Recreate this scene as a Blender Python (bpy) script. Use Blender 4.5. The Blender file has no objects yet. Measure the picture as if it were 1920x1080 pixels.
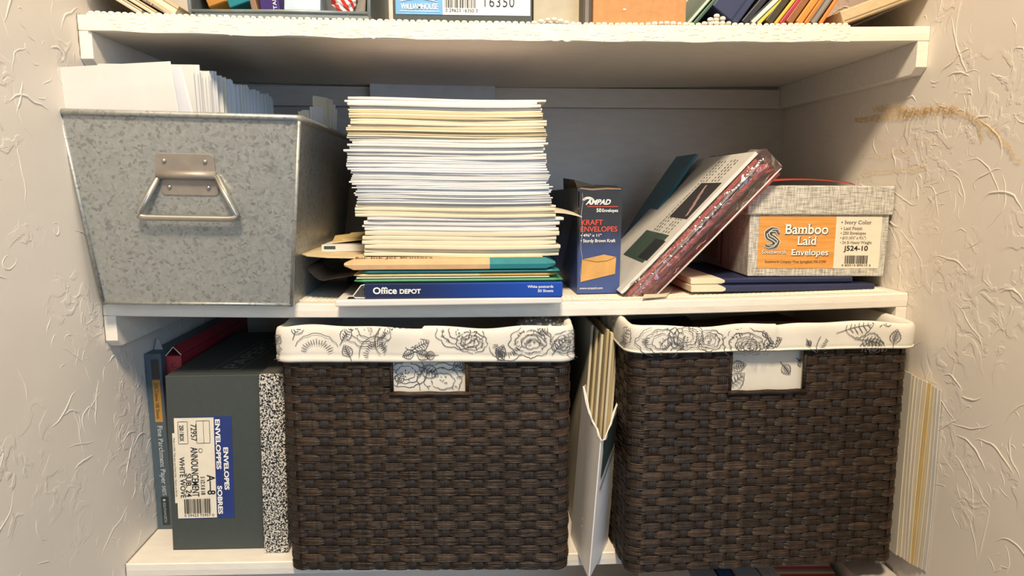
import bpy, bmesh, math, random
from mathutils import Vector, Matrix

random.seed(11)
scene = bpy.context.scene
COL = scene.collection
PI = math.pi

# ------------------------------------------------------------------ camera
CAM = Vector((.424, -.80, .128))
YAW, PIT, ROL, FPX = .0598, .1448, -.0008, 1280.0
_F = Vector((math.sin(YAW) * math.cos(PIT), math.cos(YAW) * math.cos(PIT), -math.sin(PIT)))
_R = Vector((math.cos(YAW), -math.sin(YAW), 0))
_U = _R.cross(_F)
_R, _U = math.cos(ROL) * _R + math.sin(ROL) * _U, -math.sin(ROL) * _R + math.cos(ROL) * _U
cam_data = bpy.data.cameras.new('camera')
cam_data.sensor_width = 36
cam_data.lens = FPX / 1920 * 36
cam_data.clip_start = .02
cam = bpy.data.objects.new('camera', cam_data)
m = Matrix((_R, _U, -_F)).transposed().to_4x4()
m.translation = CAM
cam.matrix_world = m
COL.objects.link(cam)
scene.camera = cam

# ------------------------------------------------------------------ light
def srgb(h):
    if isinstance(h, str):
        h = h.lstrip('#'); c = [int(h[i:i + 2], 16) / 255 for i in (0, 2, 4)]
    else:
        c = [x / 255 for x in h]
    return tuple(x / 12.92 if x <= .04045 else ((x + .055) / 1.055) ** 2.4 for x in c)

world = bpy.data.worlds.new('world')
scene.world = world
world.use_nodes = True
world.node_tree.nodes['Background'].inputs[0].default_value = (.86, .93, 1.0, 1)
world.node_tree.nodes['Background'].inputs[1].default_value = .13

def area(name, loc, target, sx, sy, power, color):
    d = bpy.data.lights.new(name, 'AREA')
    d.shape = 'RECTANGLE'; d.size = sx; d.size_y = sy; d.energy = power; d.color = color
    o = bpy.data.objects.new(name, d); COL.objects.link(o)
    o.location = loc
    o.rotation_euler = (Vector(target) - Vector(loc)).to_track_quat('-Z', 'Y').to_euler()
    return o

area('ceiling_lamp', (.44, -1.12, 1.45), (.50, .05, .05), .26, .26, 49, (1, .82, .59))
area('window_daylight', (1.7, -2.7, .55), (.3, .1, .0), 1.3, 1.5, 31, (.47, .71, 1))
scene.view_settings.view_transform = 'Standard'
scene.view_settings.look = 'None'
scene.view_settings.exposure = 0.0
scene.view_settings.gamma = 1.0
scene.view_settings.use_curve_mapping = False

# ------------------------------------------------------------------ measuring
def ray(x, y): return _F + _R * ((x - 960) / FPX) - _U * ((y - 540) / FPX)
def at(x, y, Y):
    d = ray(x, y); return CAM + d * ((Y - CAM.y) / d.y)
def az(x, y, Z):
    d = ray(x, y); return CAM + d * ((Z - CAM.z) / d.z)
def ax(x, y, X):
    d = ray(x, y); return CAM + d * ((X - CAM.x) / d.x)

W, DEP, ZT, ZB, TH, CH, CT = .961, .370, .315, -.324, .0171, .0541, .0139
SAG = {'T': .0055, 'M': .0070, 'B': .0055}
def sag(x, k): u = min(1, max(0, x / W)); return -SAG[k] * 4 * u * (1 - u)
def zt(x): return ZT + sag(x, 'T')
def zm(x): return sag(x, 'M')
def zb(x): return ZB + sag(x, 'B')

# ------------------------------------------------------------------ materials
def new_mat(name):
    mt = bpy.data.materials.new(name); mt.use_nodes = True
    nt = mt.node_tree
    return mt, nt, nt.nodes['Principled BSDF']

def nd(nt, typ, **kw):
    n = nt.nodes.new(typ)
    for k, v in kw.items():
        if k.startswith('i_'):
            key = k[2:]; key = int(key) if key.isdigit() else key.replace('_', ' ')
            n.inputs[key].default_value = v
        else: setattr(n, k, v)
    return n

def coords(nt, scale=(1, 1, 1), kind='Object'):
    tc = nd(nt, 'ShaderNodeTexCoord'); mp = nd(nt, 'ShaderNodeMapping')
    mp.inputs['Scale'].default_value = scale
    nt.links.new(tc.outputs[kind], mp.inputs[0])
    return mp.outputs[0]

def ramp(nt, src, stops, interp='LINEAR'):
    r = nd(nt, 'ShaderNodeValToRGB'); r.color_ramp.interpolation = interp
    el = r.color_ramp.elements
    while len(el) < len(stops): el.new(.5)
    for e, (p, c) in zip(el, stops):
        e.position = p; e.color = (*c, 1) if len(c) == 3 else c
    nt.links.new(src, r.inputs[0])
    return r.outputs[0]

def bump(nt, b, src, strength=.3, dist=.001):
    n = nd(nt, 'ShaderNodeBump'); n.inputs['Strength'].default_value = strength; n.inputs['Distance'].default_value = dist
    nt.links.new(src, n.inputs['Height']); nt.links.new(n.outputs[0], b.inputs['Normal'])
    return n

CACHE = {}
def M(color, rough=.6, var=.06, vs=60, bs=0, bd=.0006, bsc=250, metal=0, stretch=(1, 1, 1), rnd=0, spec=.5):
    """paper / card / paint: one colour with a little mottling and relief"""
    key = (str(color), rough, var, vs, bs, bd, bsc, metal, stretch, rnd, spec)
    if key in CACHE: return CACHE[key]
    mt, nt, b = new_mat('surface_' + str(color).strip('#'))
    c = srgb(color)
    co = coords(nt, stretch)
    nz = nd(nt, 'ShaderNodeTexNoise', i_Scale=vs, i_Detail=4.0); nt.links.new(co, nz.inputs['Vector'])
    lo = tuple(max(0, x * (1 - var * 2)) for x in c); hi = tuple(min(1, x * (1 + var)) for x in c)
    out = ramp(nt, nz.outputs[0], [(.3, lo), (.7, hi)])
    if rnd:
        oi = nd(nt, 'ShaderNodeObjectInfo'); hs = nd(nt, 'ShaderNodeHueSaturation')
        mr = nd(nt, 'ShaderNodeMapRange'); mr.inputs['To Min'].default_value = 1 - rnd; mr.inputs['To Max'].default_value = 1 + rnd * .4
        nt.links.new(oi.outputs['Random'], mr.inputs['Value']); nt.links.new(mr.outputs[0], hs.inputs['Value'])
        nt.links.new(out, hs.inputs['Color']); out = hs.outputs[0]
    nt.links.new(out, b.inputs['Base Color'])
    b.inputs['Roughness'].default_value = rough; b.inputs['Metallic'].default_value = metal
    b.inputs['Specular IOR Level'].default_value = spec
    if bs:
        n2 = nd(nt, 'ShaderNodeTexNoise', i_Scale=bsc, i_Detail=3.0); nt.links.new(co, n2.inputs['Vector'])
        bump(nt, b, n2.outputs[0], bs, bd)
    CACHE[key] = mt
    return mt

def plaster_mat():
    mt, nt, b = new_mat('plaster')
    co = coords(nt)
    n1 = nd(nt, 'ShaderNodeTexNoise', i_Scale=5.0, i_Detail=3.0); nt.links.new(co, n1.inputs['Vector'])
    nt.links.new(ramp(nt, n1.outputs[0], [(.3, srgb('#e3dbd0')), (.7, srgb('#ece4d9'))]), b.inputs['Base Color'])
    n2 = nd(nt, 'ShaderNodeTexNoise', i_Scale=38.0, i_Detail=4.0, i_Distortion=1.2); nt.links.new(co, n2.inputs['Vector'])
    r2 = ramp(nt, n2.outputs[0], [(.50, (0, 0, 0)), (.58, (1, 1, 1))])
    n3 = nd(nt, 'ShaderNodeTexNoise', i_Scale=9.0, i_Detail=1.0); nt.links.new(co, n3.inputs['Vector'])
    r3 = ramp(nt, n3.outputs[0], [(.50, (0, 0, 0)), (.62, (1, 1, 1))])
    mx = nd(nt, 'ShaderNodeMath', operation='MULTIPLY'); nt.links.new(r2, mx.inputs[0]); nt.links.new(r3, mx.inputs[1])
    n4 = nd(nt, 'ShaderNodeTexNoise', i_Scale=16.0, i_Detail=2.0); nt.links.new(co, n4.inputs['Vector'])
    ad = nd(nt, 'ShaderNodeMath', operation='ADD'); nt.links.new(mx.outputs[0], ad.inputs[0]); nt.links.new(n4.outputs[0], ad.inputs[1])
    bump(nt, b, ad.outputs[0], .5, .0009)
    b.inputs['Roughness'].default_value = .5
    return mt

def paint_mat(name, col, bs=.25):
    mt, nt, b = new_mat(name)
    co = coords(nt, (1, 3, 3))
    n1 = nd(nt, 'ShaderNodeTexNoise', i_Scale=40.0, i_Detail=5.0); nt.links.new(co, n1.inputs['Vector'])
    c = srgb(col)
    nt.links.new(ramp(nt, n1.outputs[0], [(.25, tuple(x * .92 for x in c)), (.6, c)]), b.inputs['Base Color'])
    n2 = nd(nt, 'ShaderNodeTexNoise', i_Scale=110.0, i_Detail=4.0); nt.links.new(co, n2.inputs['Vector'])
    bump(nt, b, n2.outputs[0], bs, .0008)
    b.inputs['Roughness'].default_value = .45
    return mt

def galv_mat():
    mt, nt, b = new_mat('galvanised_steel')
    co = coords(nt)
    nw = nd(nt, 'ShaderNodeTexNoise', i_Scale=90.0, i_Detail=2.0); nt.links.new(co, nw.inputs['Vector'])
    mixv = nd(nt, 'ShaderNodeMix', data_type='RGBA'); mixv.inputs[0].default_value = .012
    nt.links.new(co, mixv.inputs[6]); nt.links.new(nw.outputs['Color'], mixv.inputs[7])
    vo = nd(nt, 'ShaderNodeTexVoronoi', i_Scale=330.0); nt.links.new(mixv.outputs[2], vo.inputs['Vector'])
    sp = nd(nt, 'ShaderNodeSeparateColor'); nt.links.new(vo.outputs['Color'], sp.inputs[0])
    nt.links.new(ramp(nt, sp.outputs[0], [(.0, srgb('#8f9291')), (.14, srgb('#9c9f9d')), (.24, srgb('#a6a9a6')), (.6, srgb('#acaeab')), (1, srgb('#b3b5b1'))]), b.inputs['Base Color'])
    nt.links.new(ramp(nt, sp.outputs[1], [(0, (.42,) * 3), (1, (.55,) * 3)]), b.inputs['Roughness'])
    b.inputs['Metallic'].default_value = .70
    return mt

def linen_mat():
    mt, nt, b = new_mat('grey_linen_paper')
    n = []
    for sc in ((900, 900, 60), (60, 900, 900)):
        co = coords(nt, sc)
        z = nd(nt, 'ShaderNodeTexNoise', i_Scale=1.0, i_Detail=1.0); nt.links.new(co, z.inputs['Vector']); n.append(z)
    mx = nd(nt, 'ShaderNodeMath', operation='ADD'); nt.links.new(n[0].outputs[0], mx.inputs[0]); nt.links.new(n[1].outputs[0], mx.inputs[1])
    hf = nd(nt, 'ShaderNodeMath', operation='MULTIPLY', i_1=.5); nt.links.new(mx.outputs[0], hf.inputs[0])
    nt.links.new(ramp(nt, hf.outputs[0], [(.38, srgb('#8e8b84')), (.5, srgb('#b9b6ae')), (.62, srgb('#dad7cf'))]), b.inputs['Base Color'])
    bump(nt, b, hf.outputs[0], .2, .0005)
    b.inputs['Roughness'].default_value = .8
    return mt

def speckle_mat():
    mt, nt, b = new_mat('marbled_black_and_white')
    co = coords(nt, (1, 1, .8))
    z = nd(nt, 'ShaderNodeTexNoise', i_Scale=540.0, i_Detail=1.5, i_Distortion=.8); nt.links.new(co, z.inputs['Vector'])
    nt.links.new(ramp(nt, z.outputs[0], [(.49, srgb('#1b1a1a')), (.53, srgb('#d9d4cb'))]), b.inputs['Base Color'])
    b.inputs['Roughness'].default_value = .5
    return mt

def weave_mat():
    mt, nt, b = new_mat('dark_brown_paper_rope')
    co = coords(nt, (1, 1, 1))
    z = nd(nt, 'ShaderNodeTexNoise', i_Scale=70.0, i_Detail=4.0); nt.links.new(co, z.inputs['Vector'])
    oi = nd(nt, 'ShaderNodeObjectInfo')
    ad = nd(nt, 'ShaderNodeMath', operation='MULTIPLY_ADD', i_1=.30, i_2=-.15); nt.links.new(oi.outputs['Random'], ad.inputs[0])
    sm = nd(nt, 'ShaderNodeMath', operation='ADD'); nt.links.new(z.outputs[0], sm.inputs[0]); nt.links.new(ad.outputs[0], sm.inputs[1])
    nt.links.new(ramp(nt, sm.outputs[0], [(.25, srgb('#201711')), (.5, srgb('#30241c')), (.8, srgb('#47372b'))]), b.inputs['Base Color'])
    co2 = coords(nt, (22, 22, 1100))
    z2 = nd(nt, 'ShaderNodeTexNoise', i_Scale=1.0, i_Detail=2.0); nt.links.new(co2, z2.inputs['Vector'])
    bump(nt, b, z2.outputs[0], .9, .0012)
    src = b.inputs['Base Color'].links[0].from_socket; mx = nd(nt, 'ShaderNodeMix', data_type='RGBA', blend_type='MULTIPLY'); mx.inputs[0].default_value = 1.0
    nt.links.new(src, mx.inputs[6]); nt.links.new(ramp(nt, z2.outputs[0], [(.36, (.35, .35, .35)), (.50, (.9, .9, .9)), (.66, (1.7, 1.7, 1.7))]), mx.inputs[7]); nt.links.new(mx.outputs[2], b.inputs['Base Color'])
    b.inputs['Roughness'].default_value = .45; b.inputs['Specular IOR Level'].default_value = .3
    return mt

def stake_mat():
    mt, nt, b = new_mat('dark_brown_paper_stake')
    b.inputs['Base Color'].default_value = (*srgb('#2b221e'), 1)
    co2 = coords(nt, (900, 900, 30))
    z2 = nd(nt, 'ShaderNodeTexNoise', i_Scale=1.0, i_Detail=2.0); nt.links.new(co2, z2.inputs['Vector'])
    nt.links.new(ramp(nt, z2.outputs[0], [(.3, srgb('#18120f')), (.7, srgb('#30261f'))]), b.inputs['Base Color'])
    bump(nt, b, z2.outputs[0], .5, .0008)
    b.inputs['Roughness'].default_value = .5
    return mt

def film_mat(name='clear_plastic_film', fac=.10, sc=70, strength=.8):
    mt, nt, b = new_mat(name)
    nt.nodes.remove(b)
    tr = nd(nt, 'ShaderNodeBsdfTransparent'); tr.inputs[0].default_value = (.93, .93, .92, 1)
    gl = nd(nt, 'ShaderNodeBsdfGlossy'); gl.inputs['Roughness'].default_value = .12
    df = nd(nt, 'ShaderNodeBsdfDiffuse'); df.inputs[0].default_value = (.75, .73, .70, 1)
    co = coords(nt); z = nd(nt, 'ShaderNodeTexNoise', i_Scale=float(sc), i_Detail=2.0, i_Distortion=1.0); nt.links.new(co, z.inputs['Vector'])
    bm = nd(nt, 'ShaderNodeBump', i_Strength=strength, i_Distance=.004); nt.links.new(z.outputs[0], bm.inputs['Height'])
    nt.links.new(bm.outputs[0], gl.inputs['Normal'])
    m1 = nd(nt, 'ShaderNodeMixShader', i_0=.3); nt.links.new(gl.outputs[0], m1.inputs[1]); nt.links.new(df.outputs[0], m1.inputs[2])
    fr = nd(nt, 'ShaderNodeFresnel', i_IOR=1.45); nt.links.new(bm.outputs[0], fr.inputs['Normal'])
    ad = nd(nt, 'ShaderNodeMath', operation='ADD', i_1=fac, use_clamp=True); nt.links.new(fr.outputs[0], ad.inputs[0])
    m2 = nd(nt, 'ShaderNodeMixShader'); nt.links.new(ad.outputs[0], m2.inputs[0]); nt.links.new(tr.outputs[0], m2.inputs[1]); nt.links.new(m1.outputs[0], m2.inputs[2])
    nt.links.new(m2.outputs[0], nt.nodes['Material Output'].inputs[0])
    return mt

def crayon_mat():
    mt, nt, b = new_mat('yellow_crayon')
    b.inputs['Base Color'].default_value = (*srgb('#e0bb70'), 1); b.inputs['Roughness'].default_value = .7
    co = coords(nt, (1, 1, 1)); z = nd(nt, 'ShaderNodeTexNoise', i_Scale=380.0, i_Detail=4.0); nt.links.new(co, z.inputs['Vector'])
    nt.links.new(ramp(nt, z.outputs[0], [(.40, (0, 0, 0)), (.62, (.62,) * 3)]), b.inputs['Alpha'])
    return mt

def wood_label_mat():
    mt, nt, b = new_mat('orange_woodgrain_print')
    co = coords(nt, (20, 20, 260))
    z = nd(nt, 'ShaderNodeTexNoise', i_Scale=1.0, i_Detail=3.0); nt.links.new(co, z.inputs['Vector'])
    nt.links.new(ramp(nt, z.outputs[0], [(.3, srgb('#cf8a3c')), (.7, srgb('#e3a658'))]), b.inputs['Base Color'])
    b.inputs['Roughness'].default_value = .55
    return mt

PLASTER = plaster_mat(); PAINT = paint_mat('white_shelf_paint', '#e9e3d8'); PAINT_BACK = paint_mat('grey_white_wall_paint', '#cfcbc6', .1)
GALV = galv_mat(); LINEN = linen_mat(); SPECKLE = speckle_mat(); WEAVE = weave_mat(); STAKE = stake_mat()
FILM = film_mat(); BUBBLE = film_mat('bubble_wrap_film', .30, 140, .5); CRAYON = crayon_mat(); WOODLABEL = wood_label_mat()
LINER = M('#ece5d4', .75, .05, 80, .5, .0007, 500)
CLOTH = M('#ddd8cd', .85, .03, 30, .35, .0004, 900)
INK = M('#49484e', .8, .05)
WHITE = M('#d9d7d3', .6, .03, 20, rnd=.06)
CREAM = M('#dbd1b8', .62, .03, 20, rnd=.06)
TAN = M('#cbb88e', .65, .04, 20, rnd=.12)
BLUEWHITE = M('#d6d7dc', .6, .03, 20, rnd=.07)
MANILA = M('#d8bd84', .65, .05, 25)
KRAFT = M('#c79a66', .7, .06, 60, .15)
STEEL = M('#b9b6ae', .32, .04, 80, metal=.9)
BRACKET = M('#a39a90', .5, .05, 80, metal=.6)
CHARCOAL = M('#3f4644', .6, .04, 120, .15)
BLACK = M('#1a1a1b', .6); PWHITE = M('#f1efea', .6, .02); LABELW = M('#e6ddca', .55, .03)
NAVY = M('#232a4d', .45, .05); BLUE = M('#1d3f9a', .35, .05); DKBLUE = M('#26397a', .4)

# ------------------------------------------------------------------ mesh building
class MB:
    def __init__(s): s.v = []; s.f = []; s.mi = []
    def add(s, vs, fs, mi=0):
        n = len(s.v); s.v += [tuple(p) for p in vs]
        for f in fs: s.f.append(tuple(n + i for i in f)); s.mi.append(mi)
        return s
    def box(s, x0, x1, y0, y1, z0, z1, mi=0):
        return s.add([(x0, y0, z0), (x1, y0, z0), (x1, y1, z0), (x0, y1, z0), (x0, y0, z1), (x1, y0, z1), (x1, y1, z1), (x0, y1, z1)],
                     [(0, 3, 2, 1), (4, 5, 6, 7), (0, 1, 5, 4), (1, 2, 6, 5), (2, 3, 7, 6), (3, 0, 4, 7)], mi)
    def quad(s, a, b, c, d, mi=0): return s.add([a, b, c, d], [(0, 1, 2, 3)], mi)
    def hexa(s, p, mi=0):   # eight corners: bottom ring then top ring
        return s.add(p, [(0, 3, 2, 1), (4, 5, 6, 7), (0, 1, 5, 4), (1, 2, 6, 5), (2, 3, 7, 6), (3, 0, 4, 7)], mi)
    def prism(s, poly, vec, mi=0):
        n = len(poly); vec = Vector(vec); a = [Vector(p) for p in poly]; b = [p + vec for p in a]
        return s.add(a + b, [tuple(range(n))[::-1], tuple(range(n, 2 * n))] + [(i, (i + 1) % n, n + (i + 1) % n, n + i) for i in range(n)], mi)
    def loft(s, rings, closed=True, caps=True, loop=False, mi=0):
        n = len(rings[0]); k = len(rings); fs = []
        for j in range(k if loop else k - 1):
            j2 = (j + 1) % k
            for i in range(n if closed else n - 1):
                i2 = (i + 1) % n
                fs.append((j * n + i, j * n + i2, j2 * n + i2, j2 * n + i))
        if caps and not loop:
            fs.append(tuple(range(n))[::-1]); fs.append(tuple((k - 1) * n + i for i in range(n)))
        return s.add([p for r in rings for p in r], fs, mi)
    def tube(s, path, r, n=8, loop=False, mi=0, caps=True, sx=1, sz=1):
        path = [Vector(p) for p in path]; rings = []; k = len(path); up = Vector((0, 0, 1))
        rr = r if isinstance(r, (list, tuple)) else [r] * k
        for j, p in enumerate(path):
            a = path[(j - 1) % k] if (loop or j) else p; b = path[(j + 1) % k] if (loop or j < k - 1) else p
            t = (b - a).normalized(); u = t.cross(up)
            if u.length < .05: u = t.cross(Vector((0, 1, 0)))
            u.normalize(); w = u.cross(t)
            rings.append([p + (u * math.cos(2 * PI * i / n) * sx + w * math.sin(2 * PI * i / n) * sz) * rr[j] for i in range(n)])
        return s.loft(rings, True, caps, loop, mi)
    def ball(s, c, r, seg=8, rings=5, mi=0):
        c = Vector(c); r = Vector(r if isinstance(r, (list, tuple, Vector)) else (r, r, r)); vs = []; fs = []
        for j in range(rings + 1):
            a = PI * j / rings
            for i in range(seg):
                b = 2 * PI * i / seg
                vs.append(c + Vector((r.x * math.sin(a) * math.cos(b), r.y * math.sin(a) * math.sin(b), r.z * math.cos(a))))
        for j in range(rings):
            for i in range(seg):
                i2 = (i + 1) % seg; fs.append((j * seg + i, (j + 1) * seg + i, (j + 1) * seg + i2, j * seg + i2))
        return s.add(vs, fs, mi)
    def mesh(s, name, mats, smooth=False):
        me = bpy.data.meshes.new(name); me.from_pydata(s.v, [], s.f)
        for mm in (mats if isinstance(mats, (list, tuple)) else [mats]): me.materials.append(mm)
        me.polygons.foreach_set('material_index', s.mi)
        if smooth: me.polygons.foreach_set('use_smooth', [True] * len(s.f))
        me.update(); return me
    def build(s, name, mats, parent=None, bevel=0, smooth=False, fix=True, segs=2):
        me = s.mesh(name, mats, smooth)
        if fix:
            bm = bmesh.new(); bm.from_mesh(me); bmesh.ops.recalc_face_normals(bm, faces=bm.faces); bm.to_mesh(me); bm.free()
        o = bpy.data.objects.new(name, me); COL.objects.link(o)
        if parent: o.parent = parent
        if bevel:
            b = o.modifiers.new('bevel', 'BEVEL'); b.width = bevel; b.segments = segs; b.limit_method = 'ANGLE'
        return o

def tag(o, label=None, cat=None, group=None, kind=None):
    if label: o['label'] = label
    if cat: o['category'] = cat
    if group: o['group'] = group
    if kind: o['kind'] = kind
    return o

def thing(name, label, cat, loc=(0, 0, 0), rot=(0, 0, 0), group=None):
    o = bpy.data.objects.new(name, None); COL.objects.link(o)
    o.empty_display_size = .03; o.location = loc; o.rotation_euler = rot
    return tag(o, label, cat, group)

def placed(me, name, parent=None, loc=(0, 0, 0), rot=(0, 0, 0)):
    o = bpy.data.objects.new(name, me); COL.objects.link(o); o.location = loc; o.rotation_euler = rot
    if parent: o.parent = parent
    return o

# ------------------------------------------------------------------ lettering
def text_mesh(s, bold=0, serif=False, spacing=1.0):
    cu = bpy.data.curves.new('lettering', 'FONT'); cu.body = s; cu.size = 1; cu.offset = bold; cu.space_character = spacing; cu.resolution_u = 4
    ob = bpy.data.objects.new('lettering', cu); COL.objects.link(ob)
    dg = bpy.context.evaluated_depsgraph_get()
    me = bpy.data.meshes.new_from_object(ob.evaluated_get(dg))
    bpy.data.objects.remove(ob); bpy.data.curves.remove(cu)
    V = [(v.co.x, v.co.y) for v in me.vertices]; Fs = [tuple(p.vertices) for p in me.polygons]
    if serif:
        cnt = {}
        for f in Fs:
            for i in range(len(f)):
                k = tuple(sorted((f[i], f[(i + 1) % len(f)]))); cnt[k] = cnt.get(k, 0) + 1
        for (i, j), c in cnt.items():
            if c != 1: continue
            a, b = V[i], V[j]
            if abs(a[1] - b[1]) > .002 or abs(a[0] - b[0]) < .05 or .06 < a[1] < .43: continue
            y = (a[1] + b[1]) / 2; x0, x1 = min(a[0], b[0]), max(a[0], b[0]); d = .07
            if x1 - x0 > .22: x1 = x0 - d + .1
            up = y < .25
            n = len(V); t = .05
            V += [(x0 - d, y), (x1 + d, y), (x1 + d, y + (t if up else -t)), (x0 - d, y + (t if up else -t))]
            Fs.append((n, n + 1, n + 2, n + 3) if up else (n + 3, n + 2, n + 1, n))
    bpy.data.meshes.remove(me)
    return V, Fs

def text(s, O, u, v, mat, parent, w=None, h=None, bold=0, serif=False, align='L', shear=0, eps=.0003, name='lettering', spacing=1.0):
    """flat lettering in the frame (O,u,v); h = height of the drawn characters, w = drawn width"""
    V, Fs = text_mesh(s, bold, serif, spacing)
    if not V: return None
    xs = [p[0] for p in V]; ys = [p[1] for p in V]
    x0, x1 = min(xs), max(xs); y0, y1 = min(ys), max(ys)
    base = 0.0; top = y1
    sy = (h / (top - base)) if h else w / (x1 - x0)
    sx = (w / (x1 - x0)) if w else sy
    ox = {'L': 0, 'C': -.5, 'R': -1}[align] * (x1 - x0) * sx
    u = Vector(u).normalized(); v = Vector(v).normalized(); n = u.cross(v); O = Vector(O) + n * eps
    mb = MB(); mb.add([O + u * ((x - x0) * sx + ox + shear * y * sy) + v * (y * sy) for x, y in V], Fs)
    return mb.build(name, mat, parent, fix=False)

def barcode(O, u, v, w, h, parent, mat=None, seed=1):
    rg = random.Random(seed); mb = MB(); u = Vector(u).normalized(); v = Vector(v).normalized(); O = Vector(O) + u.cross(v) * .0004
    x = 0
    while x < w:
        b = rg.choice((1, 1, 2, 3)) * w / 75
        if x + b > w: break
        mb.quad(O + u * x, O + u * (x + b), O + u * (x + b) + v * h, O + u * x + v * h)
        x += b + rg.choice((1, 1, 2, 2)) * w / 75
    return mb.build('barcode', mat or BLACK, parent, fix=False)

def patch(name, O, u, v, w, h, mat, parent, eps=.0002, th=0):
    u = Vector(u).normalized(); v = Vector(v).normalized(); n = u.cross(v); O = Vector(O) + n * eps
    mb = MB(); p = [O, O + u * w, O + u * w + v * h, O + v * h]
    mb.add([q - n * (eps * .9) for q in p] + p, [(4, 5, 6, 7), (0, 1, 5, 4), (1, 2, 6, 5), (2, 3, 7, 6), (3, 0, 4, 7)])
    return mb.build(name, mat, parent)

def stroke_quads(mb, pts, wid, n):
    """flat ribbon along 3D points on a surface, n(i) = surface normal"""
    pts = [Vector(p) for p in pts]; L = []; k = len(pts)
    for i, p in enumerate(pts):
        t = (pts[min(k - 1, i + 1)] - pts[max(0, i - 1)])
        if t.length < 1e-9: t = Vector((1, 0, 0))
        s = t.normalized().cross(n[i] if isinstance(n, list) else n)
        if s.length > 1e-6: s.normalize()
        ww = wid * (.55 + .45 * math.sin(PI * (i + .5) / k))
        L.append((p - s * ww / 2, p + s * ww / 2))
    vs = [q for ab in L for q in ab]
    mb.add(vs, [(2 * i, 2 * i + 1, 2 * i + 3, 2 * i + 2) for i in range(k - 1)])
_ONES = 'first second third fourth fifth sixth seventh eighth ninth tenth eleventh twelfth thirteenth fourteenth fifteenth sixteenth seventeenth eighteenth nineteenth'.split()
def ordinal(n):
    if n < 20: return _ONES[n - 1]
    t, u = divmod(n, 10); T = ['', '', 'twent', 'thirt', 'fort', 'fift', 'sixt', 'sevent', 'eight'][t]
    return T + 'ieth' if u == 0 else T + 'y-' + _ONES[u - 1]
X_, Y_, Z_ = Vector((1, 0, 0)), Vector((0, 1, 0)), Vector((0, 0, 1))

# ================================================================== the closet
def wall_ridges(name, plane_x, sign, parent, n, seed, zr=(-.42, .52), yr=(-.50, .34)):
    """raised trowel strokes in the plaster: curved tapering ridges on the wall plane"""
    rg = random.Random(seed); mb = MB()
    def ridge(path, wd):
        k = len(path); vs = []
        for i, (y, z) in enumerate(path):
            a = path[max(0, i - 1)]; b = path[min(k - 1, i + 1)]
            dy, dz = b[0] - a[0], b[1] - a[1]; L = math.hypot(dy, dz) or 1
            ny, nz = -dz / L, dy / L
            tp = math.sin(PI * (i + .35) / (k - .3)) ** .6
            ww = wd * tp; hh = wd * .50 * tp
            for o, hgt in ((-1, -.15), (-.45, .8), (.25, 1), (1, -.15)):
                vs.append((plane_x + sign * hh * hgt, y + ny * ww * o, z + nz * ww * o))
        mb.add(vs, [(4 * i + j, 4 * i + j + 1, 4 * i + j + 5, 4 * i + j + 4) for i in range(k - 1) for j in range(3)])
    centres = [(rg.uniform(*yr), rg.uniform(*zr)) for _ in range(28)]
    for q in range(n):
        if rg.random() < .6:
            c = rg.choice(centres); y = c[0] + rg.gauss(0, .035); z = c[1] + rg.gauss(0, .035); L = rg.uniform(.008, .025); wd = rg.uniform(.0005, .0010)
        else:
            y = rg.uniform(*yr); z = rg.uniform(*zr); L = rg.uniform(.03, .085); wd = rg.uniform(.0008, .0016)
        a = rg.choice((PI / 2, PI / 2, PI / 2, .4, 2.6)) + rg.gauss(0, .3); curv = rg.gauss(0, .10)
        p = []; k = 12
        for i in range(k):
            p.append((y, z)); a += curv + rg.gauss(0, .22)
            y += math.cos(a) * L / k; z += math.sin(a) * L / k
        ridge(p, wd)
    o = mb.build(name, PLASTER, parent, smooth=True)
    tag(o, kind='stuff'); return o

YN = -.62   # the side walls come this far into the room
wl = tag(MB().box(-.06, 0, YN, DEP + .06, -.75, .95).build('wall_left', PLASTER), 'left plaster wall of the closet with trowelled texture', kind='structure')
wall_ridges('plaster_ridges', 0, 1, wl, 640, 3)
wr = tag(MB().box(W, W + .06, YN, DEP + .06, -.75, .95).build('wall_right', PLASTER), 'right plaster wall of the closet with yellow crayon scribble', kind='structure')
wall_ridges('plaster_ridges', W, -1, wr, 720, 5)
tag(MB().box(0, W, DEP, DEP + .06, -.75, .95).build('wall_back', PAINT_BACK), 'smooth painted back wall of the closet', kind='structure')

# yellow crayon scribble on the right wall
def crayon(pix, wd, jit=0.0, seed=0):
    rg = random.Random(seed); pts = []
    P = [ax(x, y, W) for x, y in pix]
    for i in range(len(P) - 1):
        for t in range(10):
            q = P[i].lerp(P[i + 1], t / 10); pts.append(q + Vector((-.0016, rg.gauss(0, jit), rg.gauss(0, jit))))
    pts.append(P[-1] + Vector((-.0016, 0, 0)))
    mb = MB(); stroke_quads(mb, pts, wd, Vector((-1, 0, 0)))
    mb.build('crayon_mark', CRAYON, wr, fix=False)
crayon([(1604, 226), (1650, 222), (1705, 212), (1790, 206), (1826, 226)], .011, .0006, 1)
crayon([(1640, 205), (1680, 200), (1710, 212), (1760, 202), (1800, 212)], .011, .0008, 2)
crayon([(1812, 214), (1850, 232), (1880, 262), (1916, 304)], .006, .0005, 3)
crayon([(1826, 222), (1840, 240), (1845, 262)], .004, .0004, 4)
crayon([(1606, 330), (1650, 322), (1720, 318), (1744, 312)], .0022, .0006, 5)
crayon([(1620, 290), (1660, 296), (1690, 280), (1720, 285)], .0018, .0008, 6)
crayon([(1690, 268), (1740, 262), (1790, 276)], .0013, .0003, 7)
crayon([(1640, 258), (1662, 270), (1668, 286)], .0013, .0003, 8)
crayon([(1695, 215), (1700, 240), (1690, 262)], .0018, .0006, 9)

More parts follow.
